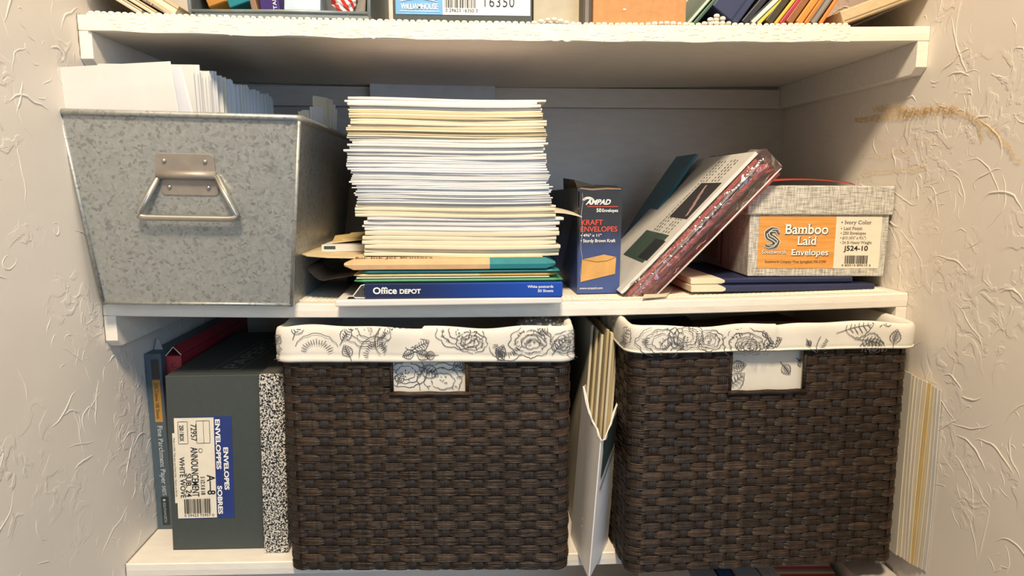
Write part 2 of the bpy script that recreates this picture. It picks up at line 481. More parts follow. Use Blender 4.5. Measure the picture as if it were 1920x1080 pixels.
def crack(zf, h, seed):
    rg = random.Random(seed); mb = MB()
    stroke_quads(mb, [(.0009 + rg.gauss(0, .0003), -.0009, zf(0) + .001 - h * i / 12) for i in range(13)], .0009, -Y_)
    stroke_quads(mb, [(.0009 + rg.gauss(0, .0002), .002 + .05 * i, zf(0) + .0008) for i in range(7)], .0012, Z_)
    mb.build('caulk_crack', M('#6b5d50', .8), wl, fix=False)
for i, zf in enumerate((lambda x: ZT, lambda x: 0, lambda x: ZB)): crack(zf, (.045, .05, .018)[i], i)
def board(name, zf, label):
    """sagging shelf board with slightly rounded front edge, resting on cleats"""
    n = 30; rings = []; y1 = DEP - .001; e = .0018
    prof = [(e, 0), (y1, 0), (y1, -TH), (e, -TH), (.0005, -TH + e * .6), (0, -TH / 2), (.0005, -e * .6)]
    for i in range(n + 1):
        x = .0006 + (W - .0012) * i / n; z = zf(x)
        rings.append([(x, y, z + dz) for y, dz in prof])
    o = MB().loft(rings).build(name, PAINT)
    return tag(o, label, 'shelf', 'white closet shelf boards')
board('closet_shelf', zt, 'white painted closet shelf at the top, carrying boxes and folders')
board('closet_shelf', zm, 'white painted closet shelf in the middle, under the metal bin')
board('closet_shelf', zb, 'white painted closet shelf at the bottom, under the brown baskets')
ZL = ZB - .33
board('closet_shelf', lambda x: ZL + sag(x, 'B') * .5, 'lowest closet shelf below the baskets, under the striped folder')

tn = 0
def cleat(side, zf):
    """wooden support strip with a clipped front end"""
    global tn
    tn += 1
    x0, x1 = ((.0002, CT) if side == 'L' else (W - CT, W - .0002))
    z1 = zf(0) - TH - .0002; z0 = z1 - (CH - TH)
    prof = [(0.0005, z1), (0.0005, z0 + .008), (.010, z0), (DEP - .001, z0), (DEP - .001, z1)]
    mb = MB(); mb.prism([(x0, y, z) for y, z in prof], (x1 - x0, 0, 0))
    tag(mb.build('trim_%d' % tn, PAINT, None, bevel=.0008), 'white wooden cleat holding a shelf end', kind='structure')
for zf in (zt, zm, zb):
    cleat('L', zf); cleat('R', zf)
    tn += 1
    z1 = zf(W / 2) - TH - .0003
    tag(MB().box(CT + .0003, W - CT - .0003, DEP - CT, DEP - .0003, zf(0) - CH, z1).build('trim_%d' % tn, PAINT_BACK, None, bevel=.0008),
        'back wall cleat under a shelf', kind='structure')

# bumpy non-slip liner on the top shelf: it laps over the front edge
def bead_liner(name, label, zf, x0, x1, ys, drape, folds, pitch, yfront, seed):
    rg = random.Random(seed); t = thing(name, label, 'shelf liner', ((x0 + x1) / 2, 0, zf((x0 + x1) / 2)))
    ox, oz = t.location.x, t.location.z
    n = 60; rings = []
    def lift(x): return sum(a * math.exp(-((x - c) / s) ** 2) for c, a, s in folds)
    for i in range(n + 1):
        x = x0 + (x1 - x0) * i / n; z = zf(x) - oz; w = .0006 * math.sin(i * .9) + rg.uniform(-.0004, .0004)
        if drape:
            pr_ = [(ys, .0004), (ys, .0014), (yfront - .001, .0014), (yfront - .0022, 0), (yfront - .0022, -TH * .98 + w), (yfront - .0008, -TH * .98 + w), (yfront - .0008, -.0002), (yfront, .0004)]
        else:
            pr_ = [(ys, .0004), (ys, .0014), (yfront, .0014), (yfront, .0004)]
        rings.append([(x - ox, y, z + dz) for y, dz in pr_])
    MB().loft(rings).build('mat_sheet', LINER, t)
    mb = MB(); k = int((x1 - x0) / pitch)
    for r in range(3 if drape else 5):
        for i in range(k):
            x = x0 + pitch * (i + .5 + .25 * (r % 2)) + rg.uniform(-.0006, .0006); l = lift(x)
            y = yfront + (.0005 if drape else .003) + r * pitch * .85
            z = zf(x) - oz + (.0018 if drape else .0006) + (l if r == 0 else l * .6)
            s_ = rg.uniform(.85, 1.1)
            mb.ball((x - ox, y, z), (pitch * .50 * s_, pitch * .46, (.0026 if drape else .0013) * s_), 8, 4)
            if l > .003 and r == 0:
                q = 0
                while q < l - .001:
                    mb.ball((x - ox + rg.uniform(-.001, .001), y + .001, zf(x) - oz + q), (pitch * .5, pitch * .46, .0028), 8, 4); q += .0042
    if drape:
        for r in range(2):
            for i in range(int(k * .8)):
                x = x0 + rg.random() * (x1 - x0); z = zf(x) - oz - TH * rg.uniform(.1, .95)
                mb.ball((x - ox, yfront - .0020, z), (rg.uniform(.002, .006), .0006, rg.uniform(.001, .002)), 8, 4)
    tag(mb.build('liner_bumps', LINER, t, smooth=True), kind='stuff')
    return t
xa = at(165, 40, 0).x; xb = at(1592, 60, 0).x
bead_liner('shelf_liner', 'cream bumpy non-slip liner lapped over the front of the top shelf', zt, xa, xb, .30, True,
           [(at(1035, 44, 0).x, .005, .016), (at(1345, 38, 0).x, .010, .011), (at(1250, 44, 0).x, .002, .02)], .0072, 0, 4)
bead_liner('shelf_liner', 'cream bumpy non-slip liner lying on the middle shelf', zm, at(560, 560, .02).x, .945, .33, False, [], .0062, .016, 9)

# ================================================================== middle shelf
# ---- galvanised bin with a drop handle
def make_bin():
    t = thing('metal_bin', 'galvanised steel bin with a drop handle, filled with white envelopes', 'bin', (.1160, -.0205, zm(.116) + .0006), (0, math.radians(1.25), 0))
    hw, L, H, fx, fy = .1030, .300, .2072, .0195, .024
    def lvl(f, ins=0):   # rectangle at height fraction f
        return [(-hw - fx * f + ins, -fy * f + ins, H * f), (hw + fx * f - ins, -fy * f + ins, H * f), (hw + fx * f - ins, L + fy * f - ins, H * f), (-hw - fx * f + ins, L + fy * f - ins, H * f)]
    o0, o1 = lvl(0), lvl(1); i1 = lvl(1, .0012); i0 = [(x, y, .0015) for x, y, z in lvl(0, .0012)]
    mb = MB(); mb.add(o0 + o1 + i1 + i0, [(3, 2, 1, 0)] + [(a, (a + 1) % 4, 4 + (a + 1) % 4, 4 + a) for a in range(4)] + [(4 + a, 4 + (a + 1) % 4, 8 + (a + 1) % 4, 8 + a) for a in range(4)]
                      + [(8 + a, 8 + (a + 1) % 4, 12 + (a + 1) % 4, 12 + a) for a in range(4)] + [(12, 13, 14, 15)])
    mb.build('body', GALV, t)
    rim = [Vector(p) for p in lvl(1, -.0008)]
    path = []
    for a in range(4):
        p, q = rim[a], rim[(a + 1) % 4]; d = (q - p).normalized()
        path += [p + d * .004, p.lerp(q, .33), p.lerp(q, .66), q - d * .004]
    MB().tube(path, .0034, 10, True).build('rim', GALV, t, smooth=True)
    for sx in (-1, 1):      # folded corner seams and bottom seam
        a = Vector(lvl(0)[0 if sx < 0 else 1]); b = Vector(lvl(.985)[0 if sx < 0 else 1])
        MB().tube([a, a.lerp(b, .5), b], .0022, 8).build('corner_seam', GALV, t, smooth=True)
    MB().tube([(-hw, -.0006, .0022), (0, -.0006, .0022), (hw, -.0006, .0022)], .0018, 8).build('bottom_seam', GALV, t, smooth=True)
    # handle on the sloping front face
    v = Vector((0, -fy, H)).normalized(); n = X_.cross(v)
    def fp(x, f, out=0): return Vector((x, -fy * f, H * f)) + n * out
    c = .0025
    def plate(name, xa, xb, fa, fb):
        mb = MB(); r = .004; pts = []
        fr = r / H
        for (cx, cf, a0) in ((xb - r, fb - fr, 0), (xa + r, fb - fr, PI / 2), (xa + r, fa + fr, PI), (xb - r, fa + fr, 1.5 * PI)):
            for k in range(4):
                a = a0 + k * PI / 6; pts.append(fp(cx + r * math.cos(a), cf + fr * math.sin(a), .0002))
        mb.prism(pts, n * .0012); return mb.build(name, BRACKET, t, bevel=.0003)
    up = plate('bracket_plate', c - .0325, c + .0285, .675, .808)
    lo = plate('bracket_plate', c - .0295, c + .0305, .597, .690)
    MB().tube([fp(c - .0315, .700, .0035), fp(c, .700, .0035), fp(c + .0295, .700, .0035)], .0048, 12).build('hinge_roll', BRACKET, t, smooth=True)
    for pl, x, f in ((up, -.0235, .770), (up, .0190, .770), (lo, -.0205, .638), (lo, .0205, .638)):
        mb = MB(); mb.ball(fp(c + x, f, .0012), .0026, 10, 6); mb.build('rivet', STEEL, pl, smooth=True)
    cs = [(c - .0285, .700), (c - .0545, .484), (c + .0545, .484), (c + .0295, .700)]
    path = []
    for k, (x, f) in enumerate(cs):
        out = .0035 if k in (0, 3) else .010
        if k in (0, 3): path.append(fp(x, f, out))
        else:
            px, pf = cs[k - 1]; nx, nf = cs[k + 1]
            for tt in range(6):
                s_ = tt / 5; A = fp(x + (px - x) * .16, f + (pf - f) * .14, out); Bq = fp(x, f, out); Cq = fp(x + (nx - x) * .10, f + (nf - f) * .10, out)
                path.append(A * (1 - s_) ** 2 + Bq * 2 * s_ * (1 - s_) + Cq * s_ * s_)
    MB().tube(path, .0034, 10).build('handle', STEEL, t, smooth=True)
    return t
make_bin()

# ---- envelopes filed in the bin
def sheet_mesh(w, h, t, seed, mat, bend=.002):
    """upright envelope: thin pillowed slab, x across, z up, y thickness"""
    rg = random.Random(seed); n = 6; mb = MB(); rings = []
    ph = rg.uniform(0, 6)
    for i in range(n + 1):
        z = h * i / n; y = bend * math.sin(ph + 2.2 * i / n)
        tk = t * (1 if i < n else .35)
        rings.append([(-w / 2, y, z), (-w / 2 + .002, y - tk / 2, z), (w / 2 - .002, y - tk / 2, z), (w / 2, y, z), (w / 2 - .002, y + tk / 2, z), (-w / 2 + .002, y + tk / 2, z)])
    mb.loft(rings); return mb.mesh('envelope', mat)
def put(me, label, cat, group, loc, rot=(0, 0, 0), name='envelope'):
    return tag(placed(me, name, None, loc, rot), label, cat, group)
bin_meshes = [sheet_mesh(.100, .224, .0034, s, mt, .0012) for s, mt in ((1, WHITE), (2, BLUEWHITE), (3, WHITE), (4, CREAM), (5, BLUEWHITE))]
# the big one leaning at the front of the bin
e = put(sheet_mesh(.131, .140, .0020, 9, WHITE, .001), 'large blank white envelope tilted at the very front of the metal bin', 'envelope', None, (.0, 0, 0), (.085, math.radians(-3.6), 0))
q = at(322, 116, -.036); e.location = (q.x - .0655 + .140 * math.sin(math.radians(3.6)), -.026, q.z - .0655 * math.sin(math.radians(3.6)) - .1390)
e2 = put(sheet_mesh(.125, .120, .0016, 12, BLUEWHITE, .001), 'white envelope poking out right behind the tilted front envelope in the bin', 'envelope', None, (.0, 0, 0), (.085, math.radians(-9), 0))
q = at(342, 124, -.030); e2.location = (q.x - .0625 + .120 * math.sin(math.radians(9)), -.0200, q.z - .0625 * math.sin(math.radians(9)) - .1180)
p0 = at(368, 124, -.006); p1 = at(517, 186, .262)
N = 46
for i in range(N):
    f = i / (N - 1)
    y = -.006 + .262 * f
    xr = p0.x + (p1.x - p0.x) * f + random.uniform(-.0012, .0012)
    top = p0.z + (p1.z - p0.z) * f + random.uniform(-.002, .002) + .002 * math.sin(i * .8)
    put(bin_meshes[0 if f < .2 else random.choice((0, 1, 2, 1, 4, 3) if f < .6 else (1, 4, 2))], 'white envelope, %s from the front of the row filed in the metal bin' % ordinal(i + 1), 'envelope', 'envelopes filed in the metal bin',
        (xr - .050, y, top - .224), (.02 + .02 * random.random(), random.uniform(-.006, .006), random.uniform(-.01, .01)))
for i, (px, py, Y, a) in enumerate(((588, 200, .165, -8), (596, 182, .172, -4), (600, 186, .178, -2), (604, 180, .184, 2), (610, 183, .190, 4), (616, 192, .197, 6), (622, 200, .205, 8), (572, 208, .155, -12), (580, 206, .16, -9))):
    q = at(px, py, Y)
    put(sheet_mesh(.028, .100, .0022, 40 + i, (WHITE, CREAM, WHITE)[i % 3], .002), 'small card fanned at the right of the metal bin, %s one counted from its front' % ordinal({7: 1, 8: 2}.get(i, i + 3)), 'card', 'cards fanned at the right of the metal bin',
        (q.x - .004 - .100 * math.sin(math.radians(a) * .5), Y + .008, q.z - .100), (.03, math.radians(a) * .5, math.radians(62 - 2 * i)), 'card')

# ---- the tall stack of envelopes
def flat_mesh(w, d, t, seed, mat, wav=.0010):
    """flat lying envelope: folded front edge, faint waves; front edge along x at y=0, bottom z=0"""
    rg = random.Random(seed); n = 14; rings = []
    a, b, c = rg.uniform(0, 6), 1.3, rg.uniform(3, 7)
    for i in range(n + 1):
        x = -w / 2 + w * i / n
        y = .0006 * math.sin(a + c * i / n) + rg.uniform(-.0002, .0002); z = wav * (math.sin(b + 5.0 * i / n) - math.sin(b))
        tk = t * (.8 if i in (0, n) else 1)
        zz = z + t / 2
        rings.append([(x, y, zz), (x, y + .0002, zz - tk * .38), (x, y + .0008, zz - tk * .5), (x, d, zz - tk * .48), (x, d, zz + tk * .48), (x, y + .0008, zz + tk * .5), (x, y + .0002, zz + tk * .38)])
    return MB().loft(rings).mesh('envelope', mat)
def pxz(y, Y=0): return at(900, y, Y).z
STACKW = {}
def stack_env(kind, wmm, t, seed):
    key = (kind, wmm, round(t * 2000), seed % 3)
    if key not in STACKW:
        STACKW[key] = flat_mesh(wmm / 1000, .165, t, seed, {'w': WHITE, 'c': CREAM, 't': TAN, 'b': BLUEWHITE}[kind])
    return STACKW[key]
LAB = {'w': 'white envelope lying in the tall paper stack', 'b': 'white envelope lying in the tall paper stack', 'c': 'cream envelope lying in the tall paper stack', 't': 'tan envelope lying in the tall paper stack'}
GRP = {'w': 'white envelopes in the tall stack', 'b': 'white envelopes in the tall stack', 'c': 'cream envelopes in the tall stack', 't': 'tan envelopes in the tall stack'}
# bands from bottom to top: pixel rows, kind, thickness, left and right pixel of the band
bands = [(478, 458, 'c', .0042, 682, 1048), (458, 430, 'c', .0050, 680, 1044), (430, 420, 'w', .0030, 682, 1046), (420, 406, 'w', .0046, 684, 1052),
         (406, 384, 'c', .0034, 664, 1040), (384, 352, 'b', .0018, 668, 1034), (352, 318, 'b', .0020, 660, 1030), (318, 296, 'b', .0026, 652, 1026), (296, 280, 'w', .0030, 648, 1022),
         (280, 260, 'w', .0034, 652, 1020), (260, 240, 't', .0022, 650, 1024), (240, 222, 'c', .0032, 654, 1022), (222, 206, 't', .0024, 654, 1018), (206, 189, 'w', .0034, 654, 1016)]
STACKED = []; STK_Y = -.010
seed = 0; base = pxz(479, STK_Y); z = base
for y0, y1, kd, tk, xl, xr in bands:
    ztop = pxz(y1, STK_Y)
    while z < ztop - tk * .4:
        seed += 1
        q0, q1 = at(xl, (y0 + y1) / 2, STK_Y), at(xr, (y0 + y1) / 2, STK_Y)
        k2 = kd
        if kd == 't' and random.random() < .4: k2 = 'c'
        if kd == 'b' and random.random() < .35: k2 = 'w'
        t_ = tk * random.choice((.85, 1, 1.2))
        me = stack_env(k2, round((q1.x - q0.x) * 1000), t_, seed)
        STACKED.append(put(me, LAB[k2], 'envelope', GRP[k2], ((q0.x + q1.x) / 2 + random.gauss(0, .0016), STK_Y + random.gauss(0, .0012), z), (0, 0, random.gauss(0, .006))))
        z += t_ * 1.0
TOPZ = z
for i, e_ in enumerate(reversed(STACKED)): e_['label'] = '%s envelope, %s from the top of the tall paper stack' % (e_['label'].split()[0], ordinal(i + 1))
def slab(name, label, cat, px0, px1, py0, py1, Y, depth, mat, group=None, bevel=.0006, rotz=0, fy=None):
    a, b = at(px0, py1, Y), at(px1, py0, Y); c = (a.x + b.x) / 2
    o = MB().box(a.x - c, b.x - c, 0, depth, 0, b.z - a.z).build(name, mat, None, bevel=bevel)
    o.location = (c, Y, a.z); o.rotation_euler = (0, 0, rotz)
    return tag(o, label, cat, group)
q0, q1 = at(652, 176, 0), at(1024, 183, 0)
o = put(flat_mesh(q1.x - q0.x, .17, .0030, 77, M('#ddd0cc', .6, .03)), 'pinkish white card folder lying on top of the tall paper stack', 'folder', None, ((q0.x + q1.x) / 2, .0, TOPZ + .0008), (0, .004, 0), 'card_folder')
# cream card sticking out to the right
a = at(1095, 402, .004)
mb = MB(); zc = pxz(404, STK_Y) - .0005
# a curled sheet: its right end droops over the envelope box
rings = []
for i in range(9):
    f = i / 8; x = .50 + (a.x - .50) * f
    rings.append([(x, .006 + .012 * f, zc + .0006 + .004 * math.sin(f * PI) - .003 * f), (x, .006 + .012 * f, zc - .0002 + .004 * math.sin(f * PI) - .003 * f), (x, .13 - .05 * f, zc - .0002 + .006 * math.sin(f * PI)), (x, .13 - .05 * f, zc + .0006 + .006 * math.sin(f * PI))])
tag(mb.loft(rings).build('card_sheet', CREAM, smooth=False), 'cream card sheet sticking out of the stack towards the navy envelope box', 'card')

# ---- packs under the stack
SB = .003
def lying(name, label, cat, px0, px1, zbot, th, Y, depth, mat, bevel=.0008, rotz=0, nose=None):
    a, b = at(px0, 560, Y), at(px1, 560, Y); c = (a.x + b.x) / 2
    t = thing(name, label, cat, (c, Y, zbot), (0, 0, rotz))
    return t, (b.x - a.x) / 2
z0 = zm(.40) + .0022
# white writing pad at the very bottom
t, hw = lying('writing_pad', 'white pad lying at the bottom under the blue postcard pack', 'pad', 629, 1055, z0, .009, -.0245, .20, WHITE, rotz=.024)
MB().box(-hw, hw, 0, .20, 0, .0075).build('paper_block', WHITE, t, bevel=.0015)
patch('black_mark', (-hw + .012, .008, .0075), X_, Y_, .010, .016, BLACK, t)
z0 += .0078
# blue postcard pack
t, hw = lying('postcard_pack', 'shiny blue postcard pack printed in white under the paper stack', 'box', 684, 1055, z0, .0175, -.0225, .16, BLUE)
mt, nt, bb = new_mat('blue_to_navy_print')
co = coords(nt); sx = nd(nt, 'ShaderNodeSeparateXYZ'); nt.links.new(co, sx.inputs[0])
nt.links.new(ramp(nt, sx.outputs[0], [(0, srgb('#232c4f')), (.14, srgb('#1c47a8'))]), bb.inputs['Base Color']); bb.inputs['Roughness'].default_value = .3
mp = [n for n in nt.nodes if n.type == 'MAPPING'][0]; mp.inputs['Location'].default_value = (.06, 0, 0)
BLUEGRAD = mt
body = MB().box(-hw, hw, 0, .16, 0, .0178).build('carton', BLUEGRAD, t, bevel=.0016, segs=3)
text('Office', (-hw + .0095, 0, .0060), X_, Z_, PWHITE, t, w=.0270, h=.0075, bold=.025, serif=True)
text('DEPOT', (-hw + .0392, 0, .0060), X_, Z_, PWHITE, t, w=.0245, h=.0052, bold=.03, serif=True)
text('White postcards', (hw - .011, 0, .0112), X_, Z_, PWHITE, t, w=.030, h=.0031, bold=.01, align='R')
text('50 Sheets', (hw - .011, 0, .0062), X_, Z_, PWHITE, t, w=.018, h=.0031, bold=.01, align='R')
# clear end sleeve left of it
mb = MB(); p = [(-hw, .0005, .0165), (-hw - .004, .002, .0155), (-hw - .0135, .004, .0035), (-hw - .012, .004, .0012), (-hw, .0005, .0012)]
mb.prism(p, (0, .10, 0)); mb.build('clear_sleeve_end', FILM, t, bevel=.001)
mb = MB(); mb.tube([Vector(q) for q in p], .0006, 6); mb.build('sleeve_edge', PWHITE, t)
z0 += .0182
def pack(name, label, cat, px0, px1, th, Y, depth, mats, split=None, gap=.0004, rotz=0, ends=True, droop=0):
    """soft flat packet with pinched ends; split = fraction where the second colour starts"""
    global z0
    a, b = at(px0, 520, Y), at(px1, 520, Y); c = (a.x + b.x) / 2; hw = (b.x - a.x) / 2; n = 24
    t = thing(name, label, cat, (c, Y, z0), (0, 0, rotz))
    def part(f0, f1, nm, mat):
        rings = []
        k = max(2, int(n * (f1 - f0)))
        for i in range(k + 1):
            f = f0 + (f1 - f0) * i / k; x = -hw + 2 * hw * f
            e = min(1, min(f, 1 - f) / .03 + .30) if ends else 1
            tk = th * e; yy = .0006 * math.sin(9 * f) + (1 - e) * .004; zz = th / 2 + droop * math.sin(3 * f)
            rings.append([(x, yy, zz), (x, yy + .0012, zz - tk * .42), (x, yy + .005, zz - tk * .5), (x, depth, zz - tk * .5), (x, depth, zz + tk * .5), (x, yy + .005, zz + tk * .5), (x, yy + .0012, zz + tk * .42)])
        return MB().loft(rings).build(nm, mat, t)
    if split: part(0, split, 'wrapper', mats[0]); part(split, 1, 'end_panel', mats[1])
    else: part(0, 1, 'wrapper', mats[0])
    z0 += th + gap
    return t, hw
TEAL = M('#2b8288', .5, .06); GREEN = M('#3f8c5c', .5, .05); YEL = M('#dcae52', .6, .06)
pack('green_folder', 'thin green folder lying on the blue postcard pack', 'folder', 663, 1056, .0036, -.0190, .17, [GREEN])
pack('white_card', 'thin white card between the green and yellow folders', 'card', 668, 1030, .0018, -.0170, .16, [WHITE], ends=False)
pack('yellow_folder', 'yellow envelope lying above the green folder', 'envelope', 662, 1042, .0038, -.0170, .17, [M('#e0c88e', .6), YEL], .62)
pack('teal_folder', 'thin teal folder lying right under the kraft label packet', 'folder', 674, 1050, .0036, -.0190, .17, [TEAL])
kt, khw = pack('kraft_packet', 'kraft and teal packet printed for ink jet printers under the white envelopes', 'packet', 645, 1042, .0128, -.0220, .17, [M('#d9b183', .6, .05), TEAL], .685)
text('for Ink Jet Printers', (-khw + .012, .0052, .0112), X_, Vector((0, .55, .2)), M('#5a4632', .7), kt, w=.088, h=.0052, bold=.01, eps=.0022)
print('z0 after packs', z0, 'stack base', base)
# manila folder under the stack reaching out to the left
zf = base - .0022
mb = MB(); rings = []
for i in range(13):
    f = i / 12; x0 = at(549, 480, .03).x; x = x0 + (.507 - x0) * f
    l = .0035 * (1 - min(1, f / .3)) ** 2
    y0 = .045 * max(0, 1 - f / .10) - .012
    rings.append([(x, y0, zf + l), (x, y0, zf + .0010 + l), (x, .20, zf + .0010 + l), (x, .20, zf + l)])
tag(mb.loft(rings).build('manila_folder', M('#d9c49b', .65, .05)), 'open manila folder lying under the white envelopes, reaching left to the bin', 'folder')
# white card box and yellow envelopes behind, on the left
a = at(603, 470, .055); b = at(682, 447, .055)
t = thing('card_box', 'flat white card box lying left of the paper stack, near the bin', 'box', (a.x, .055, zf + .0018))
MB().box(0, .07, 0, .08, 0, .0085).build('carton', WHITE, t, bevel=.0006)
patch('green_edge', (.003, 0, .0030), X_, Z_, .014, .0040, M('#39443c', .6), t)
for i, (px, py, r) in enumerate(((636, 448, .3), (652, 440, .12))):
    q = at(px, py, .075)
    o = MB().box(0, .07, 0, .10, 0, .0016).build('yellow_envelope', MANILA, None, bevel=.0003)
    o.location = (q.x - .008, .070 + i * .012, zf + .0108 + i * .0030); o.rotation_euler = (.02, -.10 + .04 * i, r * .5)
    tag(o, ('lower' if i == 0 else 'upper') + ' yellow envelope lying on the flat white card box', 'envelope')
# brown translucent sleeve curling out to the left below the manila folder
mb = MB(); rings = []
for i in range(15):
    f = i / 14
    px = 574 + (690 - 574) * f
    pz = {0: 503, 1: 512, 2: 520, 3: 525, 4: 526.5, 5: 525, 6: 523}.get(i, 523 - (i - 6) * 1.25)
    q = at(px, pz, .03)
    rings.append([(q.x, .03, q.z), (q.x, .03, q.z + .0008), (q.x, .19, q.z + .0008 + .006 * (1 - f)), (q.x, .19, q.z + .006 * (1 - f))])
tag(mb.loft(rings).build('brown_sleeve', M('#6d5a4c', .25, .06), smooth=True), 'dark brown sleeve curling out between stack and bin', 'sleeve')
# binders standing in the dark behind the stack
def standing(name, label, cat, x0, x1, y0, y1, zb_, h, mat, rot=(0, 0, 0)):
    c = (x0 + x1) / 2; t = thing(name, label, cat, (c, y0, zb_), rot); hw = (x1 - x0) / 2
    mb = MB(); r = .003
    mb.box(-hw, -hw + .0025, .0, y1 - y0, 0, h); mb.box(hw - .0025, hw, .0, y1 - y0, 0, h); mb.box(-hw, hw, 0, .0025, 0, h)
    mb.build('cover', mat, t, bevel=.0006)
    MB().box(-hw + .0027, hw - .0027, .004, y1 - y0 - .003, .003, h - .003).build('pages', CREAM, t)
    return t
standing('navy_binder', 'navy binder standing in the shadow between bin and paper stack', 'binder', .300, .325, .215, .335, zm(.3) + .0022, .185, DKBLUE)
MB_ = MB().box(0, .055, 0, .12, 0, .030).build('dark_box', M('#2a2c33', .6), None, bevel=.001); MB_.location = (.252, .15, zm(.26) + .0022)
tag(MB_, 'low dark box in the shadow behind the brown sleeve', 'box')
# sheet leaning on the back wall behind the stack
a = at(694, 149, .340); mb = MB(); rings = []
for i in range(9):
    f = i / 8; x = a.x + .20 * f; top = a.z - .004 * min(1, f * 4)
    l = .010 * math.exp(-f * 4)
    rings.append([(x, .345 - l, top), (x, .3458 - l, top), (x, .3358 - l, zm(x) + .0025), (x, .335 - l, zm(x) + .0025)])
tag(mb.loft(rings).build('poster_sheet', M('#cdd2da', .6, .03)), 'large pale sheet leaning on the back wall behind the paper stack', 'paper')

# ---- navy box of kraft envelopes
def face_text_box():
    Y0 = .050; zb_ = zm(.58) + .0022
    a = at(1083, 553, Y0); b = at(1160, 553, Y0); tp = at(1120, 352, Y0)
    w = b.x - a.x; h = tp.z - zb_
    t = thing('kraft_envelope_box', 'navy box of kraft envelopes with torn flaps, standing beside the paper stack', 'box', ((a.x + b.x) / 2, Y0, zb_), (0, 0, math.radians(1.5)))
    mt, nt, b_ = new_mat('black_to_navy_card'); co = coords(nt); s = nd(nt, 'ShaderNodeSeparateXYZ'); nt.links.new(co, s.inputs[0])
    z = nd(nt, 'ShaderNodeTexNoise', i_Scale=55.0, i_Detail=4.0); nt.links.new(co, z.inputs['Vector'])
    sp = nd(nt, 'ShaderNodeMath', operation='MULTIPLY_ADD', i_1=.03, i_2=-.015); nt.links.new(z.outputs[0], sp.inputs[0])
    ad = nd(nt, 'ShaderNodeMath', operation='ADD'); nt.links.new(s.outputs[2], ad.inputs[0]); nt.links.new(sp.outputs[0], ad.inputs[1])
    dv = nd(nt, 'ShaderNodeMath', operation='DIVIDE', i_1=h); nt.links.new(ad.outputs[0], dv.inputs[0])
    nt.links.new(ramp(nt, dv.outputs[0], [(0, srgb('#3b4f86')), (.42, srgb('#3a4876')), (.62, srgb('#2b2b31')), (1, srgb('#242428'))]), b_.inputs['Base Color'])
    b_.inputs['Roughness'].default_value = .5; bump(nt, b_, z.outputs[0], .25, .002)
    hw = w / 2; L = .285; k = .0008
    mb = MB()
    # walls with thickness, open at the top
    mb.hexa([(-hw, 0, 0), (hw, 0, 0), (hw, k, 0), (-hw, k, 0), (-hw + .0005, 0, h), (hw + .0015, 0, h - .001), (hw + .0015, k, h - .001), (-hw + .0005, k, h)])
    mb.hexa([(-hw - k, 0, 0), (-hw, 0, 0), (-hw, L, 0), (-hw - k, L, 0), (-hw - k - .001, 0, h), (-hw - .001, 0, h), (-hw - .002, L, h * .96), (-hw - k - .002, L, h * .96)])
    mb.hexa([(hw, 0, 0), (hw + k, 0, 0), (hw + k, L, 0), (hw, L, 0), (hw + .0015, 0, h), (hw + k + .0015, 0, h), (hw + k, L, h * .96), (hw, L, h * .96)])
    mb.box(-hw, hw, L, L + k, 0, h * .96); mb.box(-hw, hw, 0, L, 0, k)
    mb.build('carton', mt, t)
    kr = M('#8c7660', .7)
    mb = MB(); mb.add([(-hw, .0002, h), (hw + .001, -.0006, h - .001), (hw - .002, .020, h + .003), (-hw + .003, .022, h + .0045)], [(0, 1, 2, 3)]); f_ = mb.build('torn_flap', mt, t, fix=False)
    sd = f_.modifiers.new('thick', 'SOLIDIFY'); sd.thickness = .0006
    mb = MB(); mb.add([(-hw - .001, .006, h), (-hw - .004, .012, h + .010), (-hw - .007, .080, h + .013), (-hw - .0015, .11, h * .99), (hw * .2, .05, h + .004), (hw * .1, .015, h + .0015)], [(0, 5, 4, 3, 2, 1)]); f_ = mb.build('torn_flap', mt, t, fix=False)
    sd = f_.modifiers.new('thick', 'SOLIDIFY'); sd.thickness = .0006
    mb = MB(); stroke_quads(mb, [(-hw + .001, -.0005, h - .0006), (-hw * .4, -.0005, h - .0022), (hw * .3, -.0005, h - .0010), (hw, -.0012, h - .0016)], .0022, -Y_); mb.build('torn_edge', kr, t, fix=False)
    mb = MB(); stroke_quads(mb, [(-hw + .004 + .0012 * math.sin(i * 1.7), -.0005, h * (.95 - .075 * i)) for i in range(12)], .0006, -Y_); mb.build('crease', M('#a9a6a6', .6), t, fix=False)
    MB().box(-hw + .0015, hw - .0015, .004, L - .01, .002, h * .78).build('envelope_block', KRAFT, t, bevel=.001)
    def F(u_, v_): return Vector((-hw + w * u_, -.0004, h * v_))
    RED = M('#e0523c', .6)
    text('AMPAD', F(.16, .845), X_, Z_, PWHITE, t, w=w * .58, h=h * .048, bold=.035, shear=.35)
    mb = MB()
    for r in (.9, 1.15, 1.4):
        stroke_quads(mb, [F(.22 + .105 * r * math.cos(a_) , .872 + .030 * r * math.sin(a_)) + Vector((0, -.0004, 0)) for a_ in [(.3 + .32 * i) for i in range(9)]], .0008, -Y_)
    mb.build('emblem', PWHITE, t, fix=False)
    mb = MB(); mb.quad(F(.20, .822), F(.94, .822), F(.94, .828), F(.20, .828)); o = mb.build('red_rule', RED, t, fix=False); o.location.y = -.0003
    text('50', F(.42, .775), X_, Z_, PWHITE, t, w=w * .12, h=h * .034, bold=.02)
    text('Envelopes', F(.56, .775), X_, Z_, PWHITE, t, w=w * .38, h=h * .030, bold=.012)
    text('KRAFT', F(.06, .655), X_, Z_, RED, t, w=w * .52, h=h * .048, bold=.012)
    text('ENVELOPES', F(.05, .592), X_, Z_, RED, t, w=w * .88, h=h * .048, bold=.012)
